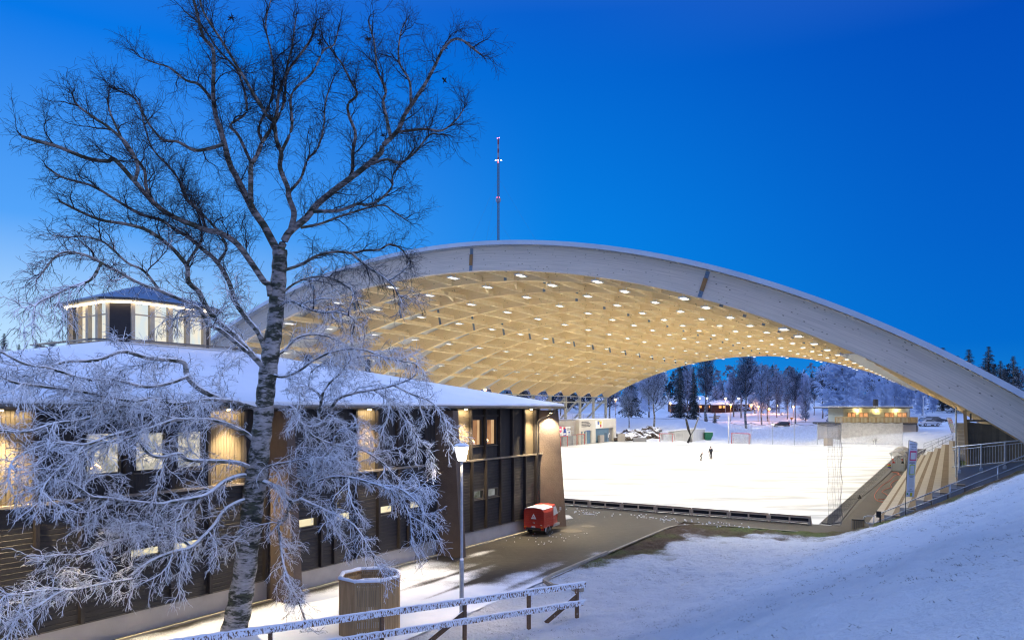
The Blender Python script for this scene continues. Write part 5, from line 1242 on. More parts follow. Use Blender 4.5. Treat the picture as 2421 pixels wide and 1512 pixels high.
b = MB(); slab(b, sB, sC, 2.9, zt_+.02, -60.7, .35); slab(b, oT(1245,400)[0], sC, 0, 2.9, -60.7, .35); slab(b, sB, oT(878,400)[0], 0, 2.9, -60.7, .35); b.build('gate_wall', M['plaster'], PHs)
b = MB(); slab(b, oT(880,400)[0], oT(1165,400)[0], 0.05, 2.9, -60.9, .1); b.build('gate', M['door_blue'], PHs)
b = MB(); slab(b, oT(1168,400)[0], oT(1240,400)[0], 0.05, 2.9, -61, .1); b.build('sliding_gate', mk('grey_gate', (.26,.24,.22), (.2,.19,.17), 1, .7), PHs)
b = MB(); slab(b, oT(1080,450)[0], oT(1125,450)[0], .05, 1.9, -60.84, .05); b.build('door', mk('slate_door', (.09,.14,.2), (.07,.11,.16), 2, .6), PHs)
b = MB(); slab(b, oT(925,450)[0], oT(1010,450)[0], .05, 1.55, -60.2, .5); o = b.build('meter_box', M['plaster_grey'], None); tag(o, 'small grey meter cabinet standing before the blue plant house gate', 'cabinet')
b = MB(); slab(b, oT(1142,420)[0], oT(1160,420)[0], .9, 1.6, -60.8, .03); slab(b, oT(1160,375)[0], oT(1178,375)[0], 1.55, 1.85, -60.8, .03); b.build('notice', M['white'], PHs)
b = MB(); slab(b, sA, sC, zt_+.02, zt_+.14, -60.7, 7.3); b.build('roof_snow', M['snow'], PHs)
for i, (y, nw) in enumerate(((130,3.4),(162,4.0),(192,4.6),(224,4.1),(312,2.4))):
    s_, z_ = oT(575 if y < 300 else 655,y); b = MB(); u = .3
    while u < nw:
        w_ = R.uniform(.10,.22); b.box(P(s_+u+w_/2, -60.735, z_+R.uniform(-.01,.01)), (.02,w_,R.choice((.17,.20,.13))), (UT,US,UZ)); u += w_+R.uniform(.05,.09)
    b.build('painted_words', M['print_dark' if y < 300 else 'blue'], PHs)
b = MB(); slab(b, oT(868,180)[0], oT(1015,180)[0], oT(940,255)[1], oT(940,90)[1], -60.66, .04); sg_ = b.build('sign_panel', M['white'], PHs)
for x0,x1,y0,y1,mm in ((912,935,110,182,'blue'),(912,955,104,125,'yellow'),(962,988,178,235,'print_red')):
    b = MB(); slab(b, oT(x0,150)[0], oT(x1,150)[0], oT((x0+x1)/2,y1)[1], oT((x0+x1)/2,y0)[1], -60.6-(.02 if mm == 'yellow' else 0), .03); b.build('emblem_block', M[mm], sg_)
b = MB(); q = [P(*(lambda a: (a[0], -60.58, a[1]))(oT(x,y))) for x,y in ((948,104),(962,104),(975,140),(985,104),(994,104),(983,178),(966,178))]; b.prism(q, UT*.03); b.build('emblem_block', M['yellow'], sg_)
# railing on the plant house roof
RLr = thing('roof_railing', 'thin grey railing along the plant house roof under the steel columns', 'railing', P(127,-61,4.8)); b = MB()
for z in (5.35,5.85): b.tube([P(sA-14,-61.2,z), P(sC,-61.2,z)], .035, 6)
for s in np.arange(sA-14, sC, 2.4): b.tube([P(s,-61.2,zt_-.2), P(s,-61.2,5.85)], .03, 5)
b.build('rails', M['steel'], RLr)
# sponsor board on a mesh fence, nearer along the same edge
SBd = thing('sponsor_board', 'white board with coloured round and square logos on a steel frame', 'sign', P(117,-61,0))
s0 = oT(20,300)[0]; s1 = oT(378,300)[0]; zb = oT(200,425)[1]; zu = oT(200,232)[1]
b = MB(); slab(b, s0-3, s1, zb, zu, -60.9, .06); o = b.build('panel', M['white'], SBd)
def logo(x, y, w, h, mat, n='logo'):
    s_, z_ = oT(x,y,-60.86); b = MB(); b.box(P(s_,-60.85,z_), (.03,w,h), (UT,US,UZ)); return b.build(n, mat, o)
s_, z_ = oT(152,283,-60.86); b = MB(); b.lathe((0,0,0),[(.62,0),(.62,.03)],8); b.v = [P(s_+v.x,-60.85+v.z,z_+v.y) for v in b.v]; b.build('logo', M['pink'], o)
s_, z_ = oT(152,283,-60.80); b = MB(); b.box(P(s_,-60.79,z_),(.03,.85,.28),(UT,US,UZ)); b.build('logo', M['white'], o)
logo(236,258,.75,.45,M['print_red']); logo(245,292,.75,.5,M['blue']); logo(246,375,1.15,1.0,M['blue']); s_, z_ = oT(246,375); b = MB(); b.box(P(s_,-60.80,z_),(.03,.9,.34),(UT,US,UZ)); b.build('logo', M['white'], o)
logo(137,372,.25,.25,M['lime']); logo(165,390,.6,.2,M['steel']); logo(334,340,.5,.22,M['blue']); logo(338,368,.5,.16,M['steel']); logo(335,398,.8,.16,M['steel']); logo(85,283,.8,.3,M['print_dark']); logo(80,382,.7,.16,M['steel'])
s_, z_ = oT(333,278); text('GEDIA', 'lettering', M['print_dark'], o, P(s_,-60.80,z_), .62, US, UZ)
b = MB()
for s in (s0, oT(150,400)[0], oT(300,400)[0], oT(440,400)[0]): b.tube([P(s,-61,0),P(s,-61,zu+.1)],.05,6)
for z in (zu, (zu+zb)/2, zb): b.tube([P(s0-3,-61,z),P(oT(450,400)[0],-61,z)],.035,6)
b.build('frame', M['steel'], SBd)
b = MB(); b.box(P((s0-3+oT(440,400)[0])/2,-61.05,zb/2),(.05,oT(440,400)[0]-s0+3,zb-.1),(UT,US,UZ)); b.build('tarpaulin', mk('grey_tarp', (.30,.30,.30), (.2,.2,.21), .8, .8, .6, 4), SBd)
# goals
def goal(label, s, t, w, h, axis, d):
    g_ = thing('bandy_goal', label, 'goal', P(s,t,0), 'goals around the ice'); o0 = P(s,t,.04); ax = Vector(axis).normalized(); d = Vector(d).normalized()
    b = MB(); b.tube([o0-ax*w/2,o0-ax*w/2+UZ*h,o0+ax*w/2+UZ*h,o0+ax*w/2],.07,8); b.build('frame', M['goal_red'], g_)
    b = MB(); 
    for sx in (-1,1): b.tube([o0+ax*sx*w/2+UZ*h, o0+ax*sx*w/2+d*1.0+UZ*h*.92, o0+ax*sx*w/2+d*1.7],.04,6)
    b.tube([o0-ax*w/2+d*1.7, o0+ax*w/2+d*1.7],.04,6); b.build('back_frame', M['goal_red'], g_)
    b = MB(); L = [o0-ax*w/2, o0-ax*w/2+UZ*h, o0-ax*w/2+d*1.0+UZ*h*.92, o0-ax*w/2+d*1.7]; Rg = [v+ax*w for v in L]
    b.add(L+Rg, [(1,2,6,5),(2,3,7,6),(0,1,2,3),(4,5,6,7)]); b.build('net', M['net_goal'], g_)
goal('large red framed goal with pale net at the far end of the ice', 143.4, -35.0, 3.4, 2.05, UT, US)
goal('thin red goal frame before the white shed at the far end', 143.3, -50.0, 2.7, 1.75, UT, US)
s_ = oT(155,600)[0]; goal('small red goal standing beside the grey tarpaulin under the sponsor board', s_, -60.0, 2.6, 1.9, US, -UT)
s_ = oT(520,590)[0]; goal('pale netted goal turned sideways by the plant house porch', s_, -60.2, 3.2, 2.0, US, -UT)
# far nets
fnet = thing('far_net', 'dense whitish ball net across the far right end before the clubhouse with terrace', 'net', P(143.6,-12,0))
b = MB(); xs_ = np.linspace(-7.0,-17.0,30); 
for i, t in enumerate(xs_): b.v += [P(143.6,t,.2), P(143.6,t,4.5-.15*abs(math.sin(i*.62)))]
for i in range(29): b.f.append([2*i,2*i+1,2*i+3,2*i+2]); b.m.append(0)
b.build('net_sheet', M['net_white'], fnet)
b = MB(); b.tube([P(143.6,t,4.52-.15*abs(math.sin(i*.62))) for i,t in enumerate(xs_)],.035,5); b.build('top_rope', M['black'], fnet)
fn2 = thing('far_net', 'thin sagging ball net hung between posts behind the large far goal', 'net', P(143.7,-26,0))
b = MB(); xs2 = np.linspace(-17.0,-37.0,61)
for i, t in enumerate(xs2): b.v += [P(143.7,t,.1), P(143.7,t,4.1-.35*abs(math.sin(i*math.pi/12)))]
for i in range(60): b.f.append([2*i,2*i+1,2*i+3,2*i+2]); b.m.append(0)
b.build('net_sheet', M['net_thin'], fn2)
b = MB(); b.tube([P(143.7,t,4.12-.35*abs(math.sin(i*math.pi/12))) for i,t in enumerate(xs2)],.04,5); b.tube([P(143.8,-17,4.3),P(143.8,-58,4.9)],.025,5); b.build('top_rope', M['black'], fn2)
for t in (-17,-21,-25,-29,-33): MB().tube([P(143.75,t,0),P(143.75,t,4.3)],.05,6).build('post', M['steel'], fn2)
b = MB(); b.tube([P(143.7,-37.3,0),P(143.7,-37.3,5.6)],.10,8); tag(b.build('net_post', M['white'], smooth=True), 'tall white net post left of the large far goal', 'post')
yp = thing('bundled_net', 'dark gathered nets tied together into a tall Y shape on the far edge', 'net', P(142.2,-44.6,0))
def kpt(x, y, Y=144): return at((2100+.26455*x)/1.4457, (1200+.26455*y)/1.4457, Y)
MB().tube([kpt(950,1185),kpt(965,1140),kpt(985,1085),kpt(955,1000),kpt(925,870)],[.30,.22,.14,.26,.2],8).build('left_bundle', M['black'], yp, smooth=True)
MB().tube([kpt(992,1172),kpt(985,1120),kpt(985,1085),kpt(1035,1000),kpt(1090,845)],[.25,.2,.12,.16,.12],8).build('right_bundle', mk('grey_bundle', (.2,.2,.2), (.1,.1,.11), 6, .8), yp, smooth=True)
# white shed, container, rocks, blocks
sh = thing('white_shed', 'low white timber shed with sloping roof at the far end of the ice', 'shed', kpt(930,1170,149))
def kp2(x, y, Y): return at((2100+.26455*x)/1.4457, (1200+.26455*y)/1.4457, Y)
a, c, d = kp2(693,1170,151), kp2(1015,1172,147.6), kp2(1172,1165,153.5)
for v in (a,c,d): v.z = .1
zA, zC, zD = kp2(693,1042,151).z, kp2(1015,1005,147.6).z, kp2(1172,1010,153.5).z
e = a + (d-c)
MB().add([a,c,d,e,a+UZ*(zA-.1),c+UZ*(zC-.1),d+UZ*(zD-.1),e+UZ*(zA-.1)],[(0,1,5,4),(1,2,6,5),(2,3,7,6),(3,0,4,7),(4,5,6,7),(3,2,1,0)]).build('walls', M['shed_boards'], sh)
up_ = [(a,zA),(c,zC),(d,zD),(e,zA)]; ctr = (a+c+d+e)/4
rv = [ctr+(p-ctr)*1.06 for p,_ in up_]; rv = [Vector((p.x,p.y,z+.03)) for p,(_,z) in zip(rv,up_)]
MB().add(rv+[v+UZ*.22 for v in rv],[(0,1,2,3),(7,6,5,4)]+[(i,(i+1)%4,(i+1)%4+4,i+4) for i in range(4)]).build('roof_snow', M['snow'], sh)
b = MB(); q0, q1 = a+(c-a)*.35, a+(c-a)*.62; nrm = (c-a).cross(UZ).normalized()
for k in range(3):
    for j in range(5): 
        v = q0+(q1-q0)*(j/5)+nrm*.03+UZ*(1.05+.28*k); b.box(v+(c-a).normalized()*.1,(.24,.02,.16),((c-a).normalized(),nrm,UZ))
b.build('faded_words', mk('faded_paint', (.46,.46,.47), (.4,.4,.42), 5, .9), sh)
gc = thing('green_skip', 'dark green waste skip beside the white shed', 'container', kp2(1215,1165,152)); g0 = kp2(1175,1165,152); g1 = kp2(1258,1160,152); g0.z = g1.z = .15
dd = (g1-g0).normalized(); n2 = Vector((dd.y,-dd.x,0)); 
MB().prism([g0+UZ*0, g0-dd*.0+UZ*1.75, g1+dd*.25+UZ*1.75, g1+dd*.25+UZ*1.1, g1-dd*.3], -n2*1.8).build('body', M['green'], gc)
MB().prism([g0+UZ*1.77-dd*.05, g0+UZ*1.9-dd*.05, g1+dd*.3+UZ*1.9, g1+dd*.3+UZ*1.77], -n2*1.8).build('snow', M['snow'], gc)
bm = bmesh.new()
ro = []
for i in range(46):
    f = R.random(); x = 40+ f*520; Yk = 152+R.uniform(0,7); top_ = 930+max(0,(x-180))*.42+R.uniform(0,120)
    p = kp2(x, top_+60, Yk); p.z = max(.3, terr1(p.x,p.y)+R.uniform(-.4,.5)); ro.append((p, R.uniform(.6,1.35)))
for p, r_ in ro:
    m_ = bmesh.ops.create_icosphere(bm, subdivisions=2, radius=r_, matrix=Matrix.Translation(p))
    for v in m_['verts']: 
        d_ = v.co-p; v.co = p + Vector((d_.x*1.15,d_.y,d_.z*.8))*(1+.30*math.sin(v.co.x*3.1+p.y)*math.cos(v.co.z*4.3+p.x)+R.uniform(-.10,.10))
me = bpy.data.meshes.new('rock_outcrop'); bm.to_mesh(me); bm.free(); me.materials.append(M['rock']); ro_ = bpy.data.objects.new('rock_outcrop', me); COL.objects.link(ro_)
tag(ro_, 'snow-dusted granite outcrop at the far left corner of the ice', 'rocks')
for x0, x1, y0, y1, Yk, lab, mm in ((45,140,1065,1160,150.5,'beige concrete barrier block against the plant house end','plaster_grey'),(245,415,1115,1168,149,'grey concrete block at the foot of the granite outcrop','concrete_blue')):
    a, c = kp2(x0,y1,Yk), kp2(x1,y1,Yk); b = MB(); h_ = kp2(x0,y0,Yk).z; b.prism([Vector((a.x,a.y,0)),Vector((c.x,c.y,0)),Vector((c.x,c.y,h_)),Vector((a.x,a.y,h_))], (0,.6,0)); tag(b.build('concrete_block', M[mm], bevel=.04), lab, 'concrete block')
# terrace house at the far right
kq = lambda x, y, Y: at((2700+.26455*x)/1.4457, (1250+.26455*y)/1.4457, Y)
Yh = 134.0
TH_ = thing('terrace_house', 'low cream boarded clubhouse with lit windows above a rendered base and timber terrace', 'building', kq(1100,900,Yh))
def hb(b, x0, x1, y0, y1, Y0, depth): 
    p, q = kq(x0,y1,Y0), kq(x1,y0,Y0); return b.box(((p.x+q.x)/2, Y0+depth/2, (p.z+q.z)/2), (q.x-p.x, depth, q.z-p.z))
b = MB(); hb(b, 625, 1640, 755, 1040, Yh-.2, 9); b.build('rendered_base', M['plaster_grey'], TH_)
b = MB(); hb(b, 585, 1645, 735, 758, Yh-1.0, 10); b.build('terrace_slab', M['roof_dark'], TH_)
wn_ = [(740,855),(890,1015),(1220,1350),(1385,1515)]
b = MB(); hb(b, 688, 1545, 545, 604, Yh+1.6, .3)
xs3 = [688]+[v for w in wn_ for v in w]+[1545]
for i in range(0, len(xs3), 2): hb(b, xs3[i], xs3[i+1], 604, 660, Yh+1.6, .3)
hb(b, 688, 1545, 660, 737, Yh+1.6, .3); hb(b, 688, 1545, 545, 737, Yh+3.2, 6.5)
b.build('walls', M['cafe_boards'], TH_)
for x0, x1 in wn_:
    b = MB(); hb(b, x0, x0+8, 604, 660, Yh+1.55, .1); hb(b, x1-8, x1, 604, 660, Yh+1.55, .1); hb(b, x0, x1, 600, 607, Yh+1.55, .1); hb(b, (x0+x1)/2-3, (x0+x1)/2+3, 604, 660, Yh+1.55, .1); o = b.build('window', M['deck_wood'], TH_)
    b = MB(); hb(b, x0+4, x1-4, 606, 660, Yh+1.75, .05); b.build('pane', M['w_cafe'], o)
b = MB(); hb(b, 1068, 1172, 600, 632, Yh+1.5, .05); b.build('name_board', mk('faded_board', (.66,.63,.48), (.5,.47,.36), 6, .8, stretch=(8,8,30)), TH_)
b = MB(); hb(b, 632, 1590, 528, 546, Yh-.4, 11.5); b.build('roof_edge', M['roof_dark'], TH_); b = MB(); hb(b, 632, 1590, 521, 528, Yh-.4, 11.5); b.build('roof_snow', M['snow'], TH_)
for x in (875,1120,1372):
    q = kq(x,572,Yh+1.45); b = MB(); b.lathe(q,[(.10,-.12),(.13,0),(.05,.10)],10); b.build('wall_lamp', emis('cafe_lamp',(1,.85,.38),14) if x == 875 else bpy.data.materials['cafe_lamp'], TH_)
    light('terrace_light', 'POINT', q+Vector((0,-.35,-.05)), 95, (1,.80,.36), .1)
b = MB()
for xx in np.arange(590, 1640, 17): hb(b, xx, xx+8, 668, 735, Yh-.95, .04)
b.build('balusters', M['deck_wood'], TH_)
b = MB(); hb(b, 583, 1645, 658, 668, Yh-1.0, .14); hb(b, 583, 1645, 728, 737, Yh-.98, .06); hb(b, 1637, 1645, 660, 735, Yh-1.0, 5); 
for xx in np.arange(583, 1646, 106): hb(b, xx, xx+10, 660, 737, Yh-1.02, .12)
b.build('railing', M['deck_wood'], TH_)
q = kq(1107,524,Yh+4); b = MB(); q2 = kq(1107,430,Yh+4); b.lathe(q,[(.48,-.3),(.48,q2.z-q.z-.2),(.42,q2.z-q.z-.12),(.42,q2.z-q.z)],14); b.build('chimney', M['rail_dark'], TH_)
b = MB(); hb(b, 1655, 1668, 775, 830, Yh+.3, .3); b.build('cabinet', M['white'], TH_); b = MB(); hb(b, 1640, 1650, 760, 925, Yh-.3, .12); b.build('downpipe', M['roof_dark'], TH_)
sc_ = thing('outdoor_steps', 'wooden steps with side rails leading down from the rendered base to the ice', 'stair', kq(1090,1000,131))
for i in range(7):
    b = MB(); p, q = kq(1040,0,130), kq(1150,0,130); b.box(((p.x+q.x)/2, 128.6+i*.30, .22+i*.22), (q.x-p.x,.30,.06)); b.build('step', M['timber'], sc_)
for x in (1035,1152):
    p = kq(x,0,130); b = MB(); b.tube([(p.x,128.4,.2),(p.x,128.4,1.2),(p.x,131,2.9),(p.x,131,1.6)],.05,6); b.bar((p.x,128.4,.2),(p.x,131,1.75),.07,.25); b.build('side_rail', M['white'], sc_)
b = MB(); hb(b, 1075, 1135, 790, 905, Yh-.25, .06); b.build('base_door', M['plaster'], TH_)
# chips of goods by the net: small white cage
cg = MB(); p = kq(440,1020,129); q = kq(550,855,129); 
for x in (p.x,q.x): cg.tube([(x,129,.2),(x,129,q.z)],.05,6)
cg.tube([(p.x,129,q.z),(q.x,129,q.z)],.05,6); cg.box(((p.x+q.x)/2,129.1,.95),(q.x-p.x,.1,1.4)); tag(cg.build('goal_cage', M['plaster_grey']), 'small grey covered cage behind the net at the far right of the ice', 'cage')
# cars
def car(label, loc, rz, paint, lights_on=False, estate=True):
    g_ = thing('parked_car', label, 'car', loc, 'cars beyond the ice', rz)      # front towards -x
    L, Wd = 4.5, .86
    prof = [(-2.25,.30),(2.2,.30),(2.27,.62),(2.2,.95),(1.95,1.42) if estate else (1.35,1.36),(1.7,1.47) if estate else (.7,1.45),(-.1,1.46),(-.95,.98),(-2.1,.82),(-2.27,.55)]
    nP = len(prof); inn = [Wd if z < 1.0 else Wd*.80 for x,z in prof]
    b = MB(); b.add([(x,-w,z) for (x,z),w in zip(prof,inn)]+[(x,w,z) for (x,z),w in zip(prof,inn)], [tuple(range(nP)),tuple(range(nP,2*nP))[::-1]]+[(i,(i+1)%nP,(i+1)%nP+nP,i+nP) for i in range(nP)]); b.build('body', paint, g_, origin=O0, bevel=.06)
    for sy in (-1,1):
        b = MB(); b.add([(x,sy*(.87-.17*(z-.98)/.46)+sy*.012*0+sy*.01,z) for x,z in ((-.82,1.0),(1.95 if estate else 1.4,1.0),(1.75 if estate else 1.0,1.38),(-.08,1.40))],[(0,1,2,3)]); b.build('side_glass', M['glass'], g_, origin=O0)
        for x in (-1.4,1.42):
            b = MB(); b.lathe((0,0,0),[(.2,-.11),(.33,-.09),(.33,.09),(.2,.11)],16); b.v = [Vector((x+v.x,sy*.80+v.z,.33+v.y)) for v in b.v]; o = b.build('wheel', M['tyre'], g_, origin=O0)
            b = MB(); b.lathe((0,0,0),[(.2,-.115),(.2,.115)],12); b.v = [Vector((x+v.x,sy*.80+v.z,.33+v.y)) for v in b.v]; b.build('rim', M['rim'], o, origin=O0)
        b = MB(); b.box((-2.24,sy*.62,.68),(.08,.3,.13)); b.build('headlight', M['L_head'] if lights_on else M['white'], g_, origin=O0)
        b = MB(); b.box((2.24,sy*.66,.80),(.08,.24,.16)); b.build('tail_light', M['L_tail'] if lights_on else M['red_lens'], g_, origin=O0)
    b = MB(); b.add([(-.92,-.66,1.0),(-.92,.66,1.0),(-.14,.62,1.43),(-.14,-.62,1.43)],[(0,1,2,3)]); b.v = [v+Vector((-.02,0,.02)) for v in b.v]; b.build('windscreen', M['glass'], g_, origin=O0)
    b = MB(); b.prism([(-.1,-.62,1.475),(1.6,-.62,1.485),(1.6,.62,1.485),(-.1,.62,1.475)],(0,0,.05)); b.build('roof_snow', M['snow'], g_, origin=O0)
    return g_
def gz(x, Y, dz=0): p = base_at(x, Y); return Vector((p.x,p.y,p.z+dz))
car('black estate car with lit headlights stopped on the snowy road', Vector((at(1846,964,205).x,205,terr1(at(1846,964,205).x,205)+.1)), .0, M['car_black'], True)
light('head_beam', 'SPOT', Vector((at(1846,964,205).x-2.6,204.6,terr1(at(1846,964,205).x,205)+.9)), 1500, (1,.97,.9), .1, Vector((-1,-.05,-.06)), math.radians(50))
ccx = lambda x: (2500+.43*x)/1.4457
for x, Yc, lab, mm, e_ in ((1570,150,'silver saloon car parked beside the terrace house','car_silver',False),(1580,158,'dark estate car with snowy roof parked behind the silver car','car_black',True),(1625,167,'black van-like car parked farthest back beyond the silver car','car_black',True)):
    p = at(ccx(x),964,Yc); car(lab, Vector((p.x,Yc,terr1(p.x,Yc)+.05)), math.pi+.1, M[mm], False, e_)
p = at(ccx(458),964,203); person('dark figure standing on the road behind the black estate car', Vector((p.x,203,terr1(p.x,203)+.05)), 3.0, 1.8, {}, M['cloth_black'], M['cloth_black'], M['cloth_black'], M['hair_brown'])
# red houses on the slope
hx = lambda x: (2100+.26455*x)/1.4457
def house(label, x0, x1, Yh_, ytop, ybase, ridge_frac=.42, lit=()):
    a, c = at(hx(x0),964,Yh_), at(hx(x1),964,Yh_); zb = at(0,(1200+.26455*ybase)/1.4457,Yh_).z; zt2 = at(0,(1200+.26455*ytop)/1.4457,Yh_).z; g_ = thing('red_house', label, 'house', ((a.x+c.x)/2,Yh_,zb), 'red houses on the far slope')
    hw = zb+(zt2-zb)*(1-ridge_frac); dp = 7.0
    b = MB(); b.add([(a.x,Yh_,zb-2),(c.x,Yh_,zb-2),(c.x,Yh_+dp,zb-2),(a.x,Yh_+dp,zb-2),(a.x,Yh_,hw),(c.x,Yh_,hw),(c.x,Yh_+dp,hw),(a.x,Yh_+dp,hw),(a.x,Yh_+dp/2,zt2),(c.x,Yh_+dp/2,zt2)],[(0,1,5,4),(2,3,7,6),(1,2,6,9,5),(3,0,4,8,7),(4,5,9,8),(6,7,8,9)]); b.build('walls', M['falu'], g_)
    b = MB(); b.prism([(a.x-.4,Yh_-.6,hw-.1),(a.x-.4,Yh_+dp/2,zt2+.02),(a.x-.4,Yh_+dp+.6,hw-.1),(a.x-.4,Yh_+dp+.6,hw+.2),(a.x-.4,Yh_+dp/2,zt2+.35),(a.x-.4,Yh_-.6,hw+.2)], (c.x-a.x+.8,0,0)); b.build('roof_snow', M['snow'], g_)
    for f in (lit or (.2,.5,.8)):
        xx = a.x+(c.x-a.x)*f; b = MB(); b.box((xx,Yh_-.03,zb+(hw-zb)*.55),(.9,.06,.8)); b.build('window', M['w_house'] if lit else M['white'], g_)
house('leftmost red house half hidden by spruces on the far slope', 745, 1000, 262, 640, 735, .42)
house('red house with lit window between spruce trunks on the slope', 1085, 1255, 260, 640, 750, .42, (.15,.9))
house('middle red house with a snowy roof and lit windows on the far slope', 1262, 1385, 257, 640, 755, .42, (.85,))
house('wider red house right of the middle one, window lit', 1395, 1550, 257, 640, 752, .42, (.15,))
house('long red house behind the tall bare tree on the slope', 1560, 1850, 260, 640, 745, .42, (.7,))
house('separate red house far right on the slope among birches', 1975, 2195, 262, 695, 770, .42)
# street lamps on the slope
SLs = [(720,668,850,232,'L_street','amber street lamp glowing at the frosty bush on the left slope'),(1100,607,740,255,'L_mid','pale lamp above the red roofs, leftmost of four'),(1197,607,740,256,'L_mid','pale lamp above the red roofs, second of four'),(1434,607,740,256,'L_mid','pale lamp above the red roofs, third of four'),(1602,607,740,256,'L_mid','pale lamp above the red roofs, rightmost of four'),
 (1503,692,810,228,'L_street','amber street lamp beside the small dark spruce'),(1857,716,862,222,'L_street','amber street lamp between birch stems'),(1998,745,890,214,'L_street','amber street lamp nearest the road, before the birches'),(2097,703,800,240,'L_street','amber street lamp before the separate red house'),(1766,697,780,244,'L_street','small amber lamp behind the tall bare tree')]
for i, (x, yt_, yb_, Yk, mm, lab) in enumerate(SLs):
    p = at(hx(x),964,Yk); zt2 = at(0,(1200+.26455*yt_)/1.4457,Yk).z; zb = terr1(p.x,Yk)
    g_ = thing('street_lamp', lab, 'street lamp', (p.x,Yk,zb), 'street lamps on the far slope'); MB().tube([(p.x,Yk,zb-.2),(p.x,Yk,zt2+.1)],[.09,.06],6).build('pole', M['deck_wood'] if mm == 'L_street' else M['steel'], g_)
    b = MB(); b.lathe((p.x,Yk-.25,zt2-.1),[(.10,0),(.26,.10),(.20,.22)],10); b.build('lamp_head', M[mm], g_)
    if mm == 'L_street' or i in (3,): light('street_light', 'POINT', (p.x,Yk-.6,zt2-.5), 750 if mm == 'L_street' else 400, (1,.42,.14), .15)
for x, yt_, Yk, lab in ((12,622,215,'distant amber lamp low behind the bare trees at the roof edge'),(2310,715,226,'amber street lamp at the frosty bush on the right slope'),):
    p = at(hx(x),964,Yk); zt2 = at(0,(1200+.26455*yt_)/1.4457,Yk).z; zb = terr1(p.x,Yk); g_ = thing('street_lamp', lab, 'street lamp', (p.x,Yk,zb), 'street lamps on the far slope'); MB().tube([(p.x,Yk,zb-.2),(p.x,Yk,zt2+.1)],[.09,.06],6).build('pole', M['deck_wood'], g_)
    b = MB(); b.lathe((p.x,Yk-.25,zt2-.1),[(.10,0),(.26,.10),(.20,.22)],10); b.build('lamp_head', M['L_street'], g_); light('street_light', 'POINT', (p.x,Yk-.6,zt2-.5), 750, (1,.42,.14), .15)
for t, s, zz in ((-78,118,11),(-84,150,12),(-80,96,11)):
    p = P(s,t); zb = terr1(p.x,p.y); g_ = thing('street_lamp', f'amber lamp glowing behind the steel columns, {"nearest" if s == 96 else "middle" if s == 118 else "farthest"} of three', 'street lamp', (p.x,p.y,zb), 'lamps behind the columns'); MB().tube([(p.x,p.y,zb-.2),(p.x,p.y,zz-.4)],[.09,.06],6).build('pole', M['steel'], g_)
    b = MB(); b.lathe((p.x,p.y,zz-.5),[(.10,0),(.26,.10),(.2,.22)],10); b.build('lamp_head', M['L_street'], g_); light('street_light', 'POINT', (p.x+.5,p.y-.6,zz-1), 1100, (1,.40,.16), .15)
p = at((2500+.43*1525)/1.4457,964,160); zt2 = at(0,(1000+.43*825)/1.4457,160).z; b = MB(); b.tube([(p.x,160,3),(p.x,160,zt2)],[.12,.08],8); b.box((p.x,159.8,zt2),(.5,.3,.25)); tag(b.build('flood_pole', M['steel']), 'tall pale lamp pole by the car park beyond the terrace house', 'pole')
sp = thing('signpost', 'brown signpost with two arms beside the road', 'signpost', base_at(hx(1290),216)); p = base_at(hx(1290),216); MB().tube([p,p+UZ*3.4],.09,6).build('post', M['timber'], sp); b = MB(); b.box(p+Vector((.9,0,2.9)),(1.8,.08,.35)); b.box(p+Vector((.6,0,2.4)),(1.6,.08,.35)); b.box(p+Vector((-1,0,2.6)),(1.3,.08,.25)); b.build('arms', M['deck_wood'], sp)
ws = thing('warning_sign', 'yellow triangular give way sign on a thin pole near the road', 'road sign', base_at(ccx(478),200)); p = base_at(ccx(478),200); MB().tube([p,p+UZ*2.8],.05,6).build('pole', M['steel'], ws); b = MB(); b.prism([p+Vector((-.5,-.06,2.9)),p+Vector((.5,-.06,2.9)),p+Vector((0,-.06,2.05))],(0,.03,0)); b.build('plate', M['amber'], ws)
# pale road across the slope
b = MB(); rp_ = [(1560,1002),(1640,1004),(1720,1005.5),(1800,1007.5),(1880,1007),(1990,1004)]
# guyed mast far behind the roof
Ym = 620; mx = at(1178,964,Ym).x; zm = at(0,327,Ym).z
ms = thing('radio_mast', 'very tall slender lattice radio mast with red and white lights behind the roof', 'mast', (mx,Ym,0))
def mseg(z0, z1, r, mat, nm):
    b = MB(); st_ = 2.6
    cs = [Vector((mx+r*math.cos(a),Ym+r*math.sin(a),0)) for a in (.5,2.6,4.7)]
    for c in cs: b.bar(c+UZ*z0, c+UZ*z1, .34)
    z = z0; k = 0
    while z < z1-.5:
        zz = min(z1, z+st_)
        for i in range(3): b.bar(cs[i]+UZ*z, cs[(i+1)%3]+UZ*zz, .20); b.bar(cs[i]+UZ*zz, cs[(i+1)%3]+UZ*zz, .18)
        z = zz; k += 1
    b.build(nm, mat, ms)
zz_ = lambda y: at(0,y,Ym).z
mseg(20, zz_(383), 1.0, M['mast'], 'lattice')
for i, (y0, y1) in enumerate(((383,372),(372,362),(362,352),(352,342),(342,329))):
    b = MB(); b.lathe((mx,Ym,zz_(y0)),[(.75,0),(.75,zz_(y1)-zz_(y0))],10); b.build('top_section', M['mast_red' if i % 2 == 0 else 'mast_white'], ms)
b = MB(); b.lathe((mx,Ym,zz_(478)),[(1.6,0),(2.2,.8),(2.2,3.2),(1.5,3.8)],12); b.build('equipment_ring', M['mast_white'], ms)
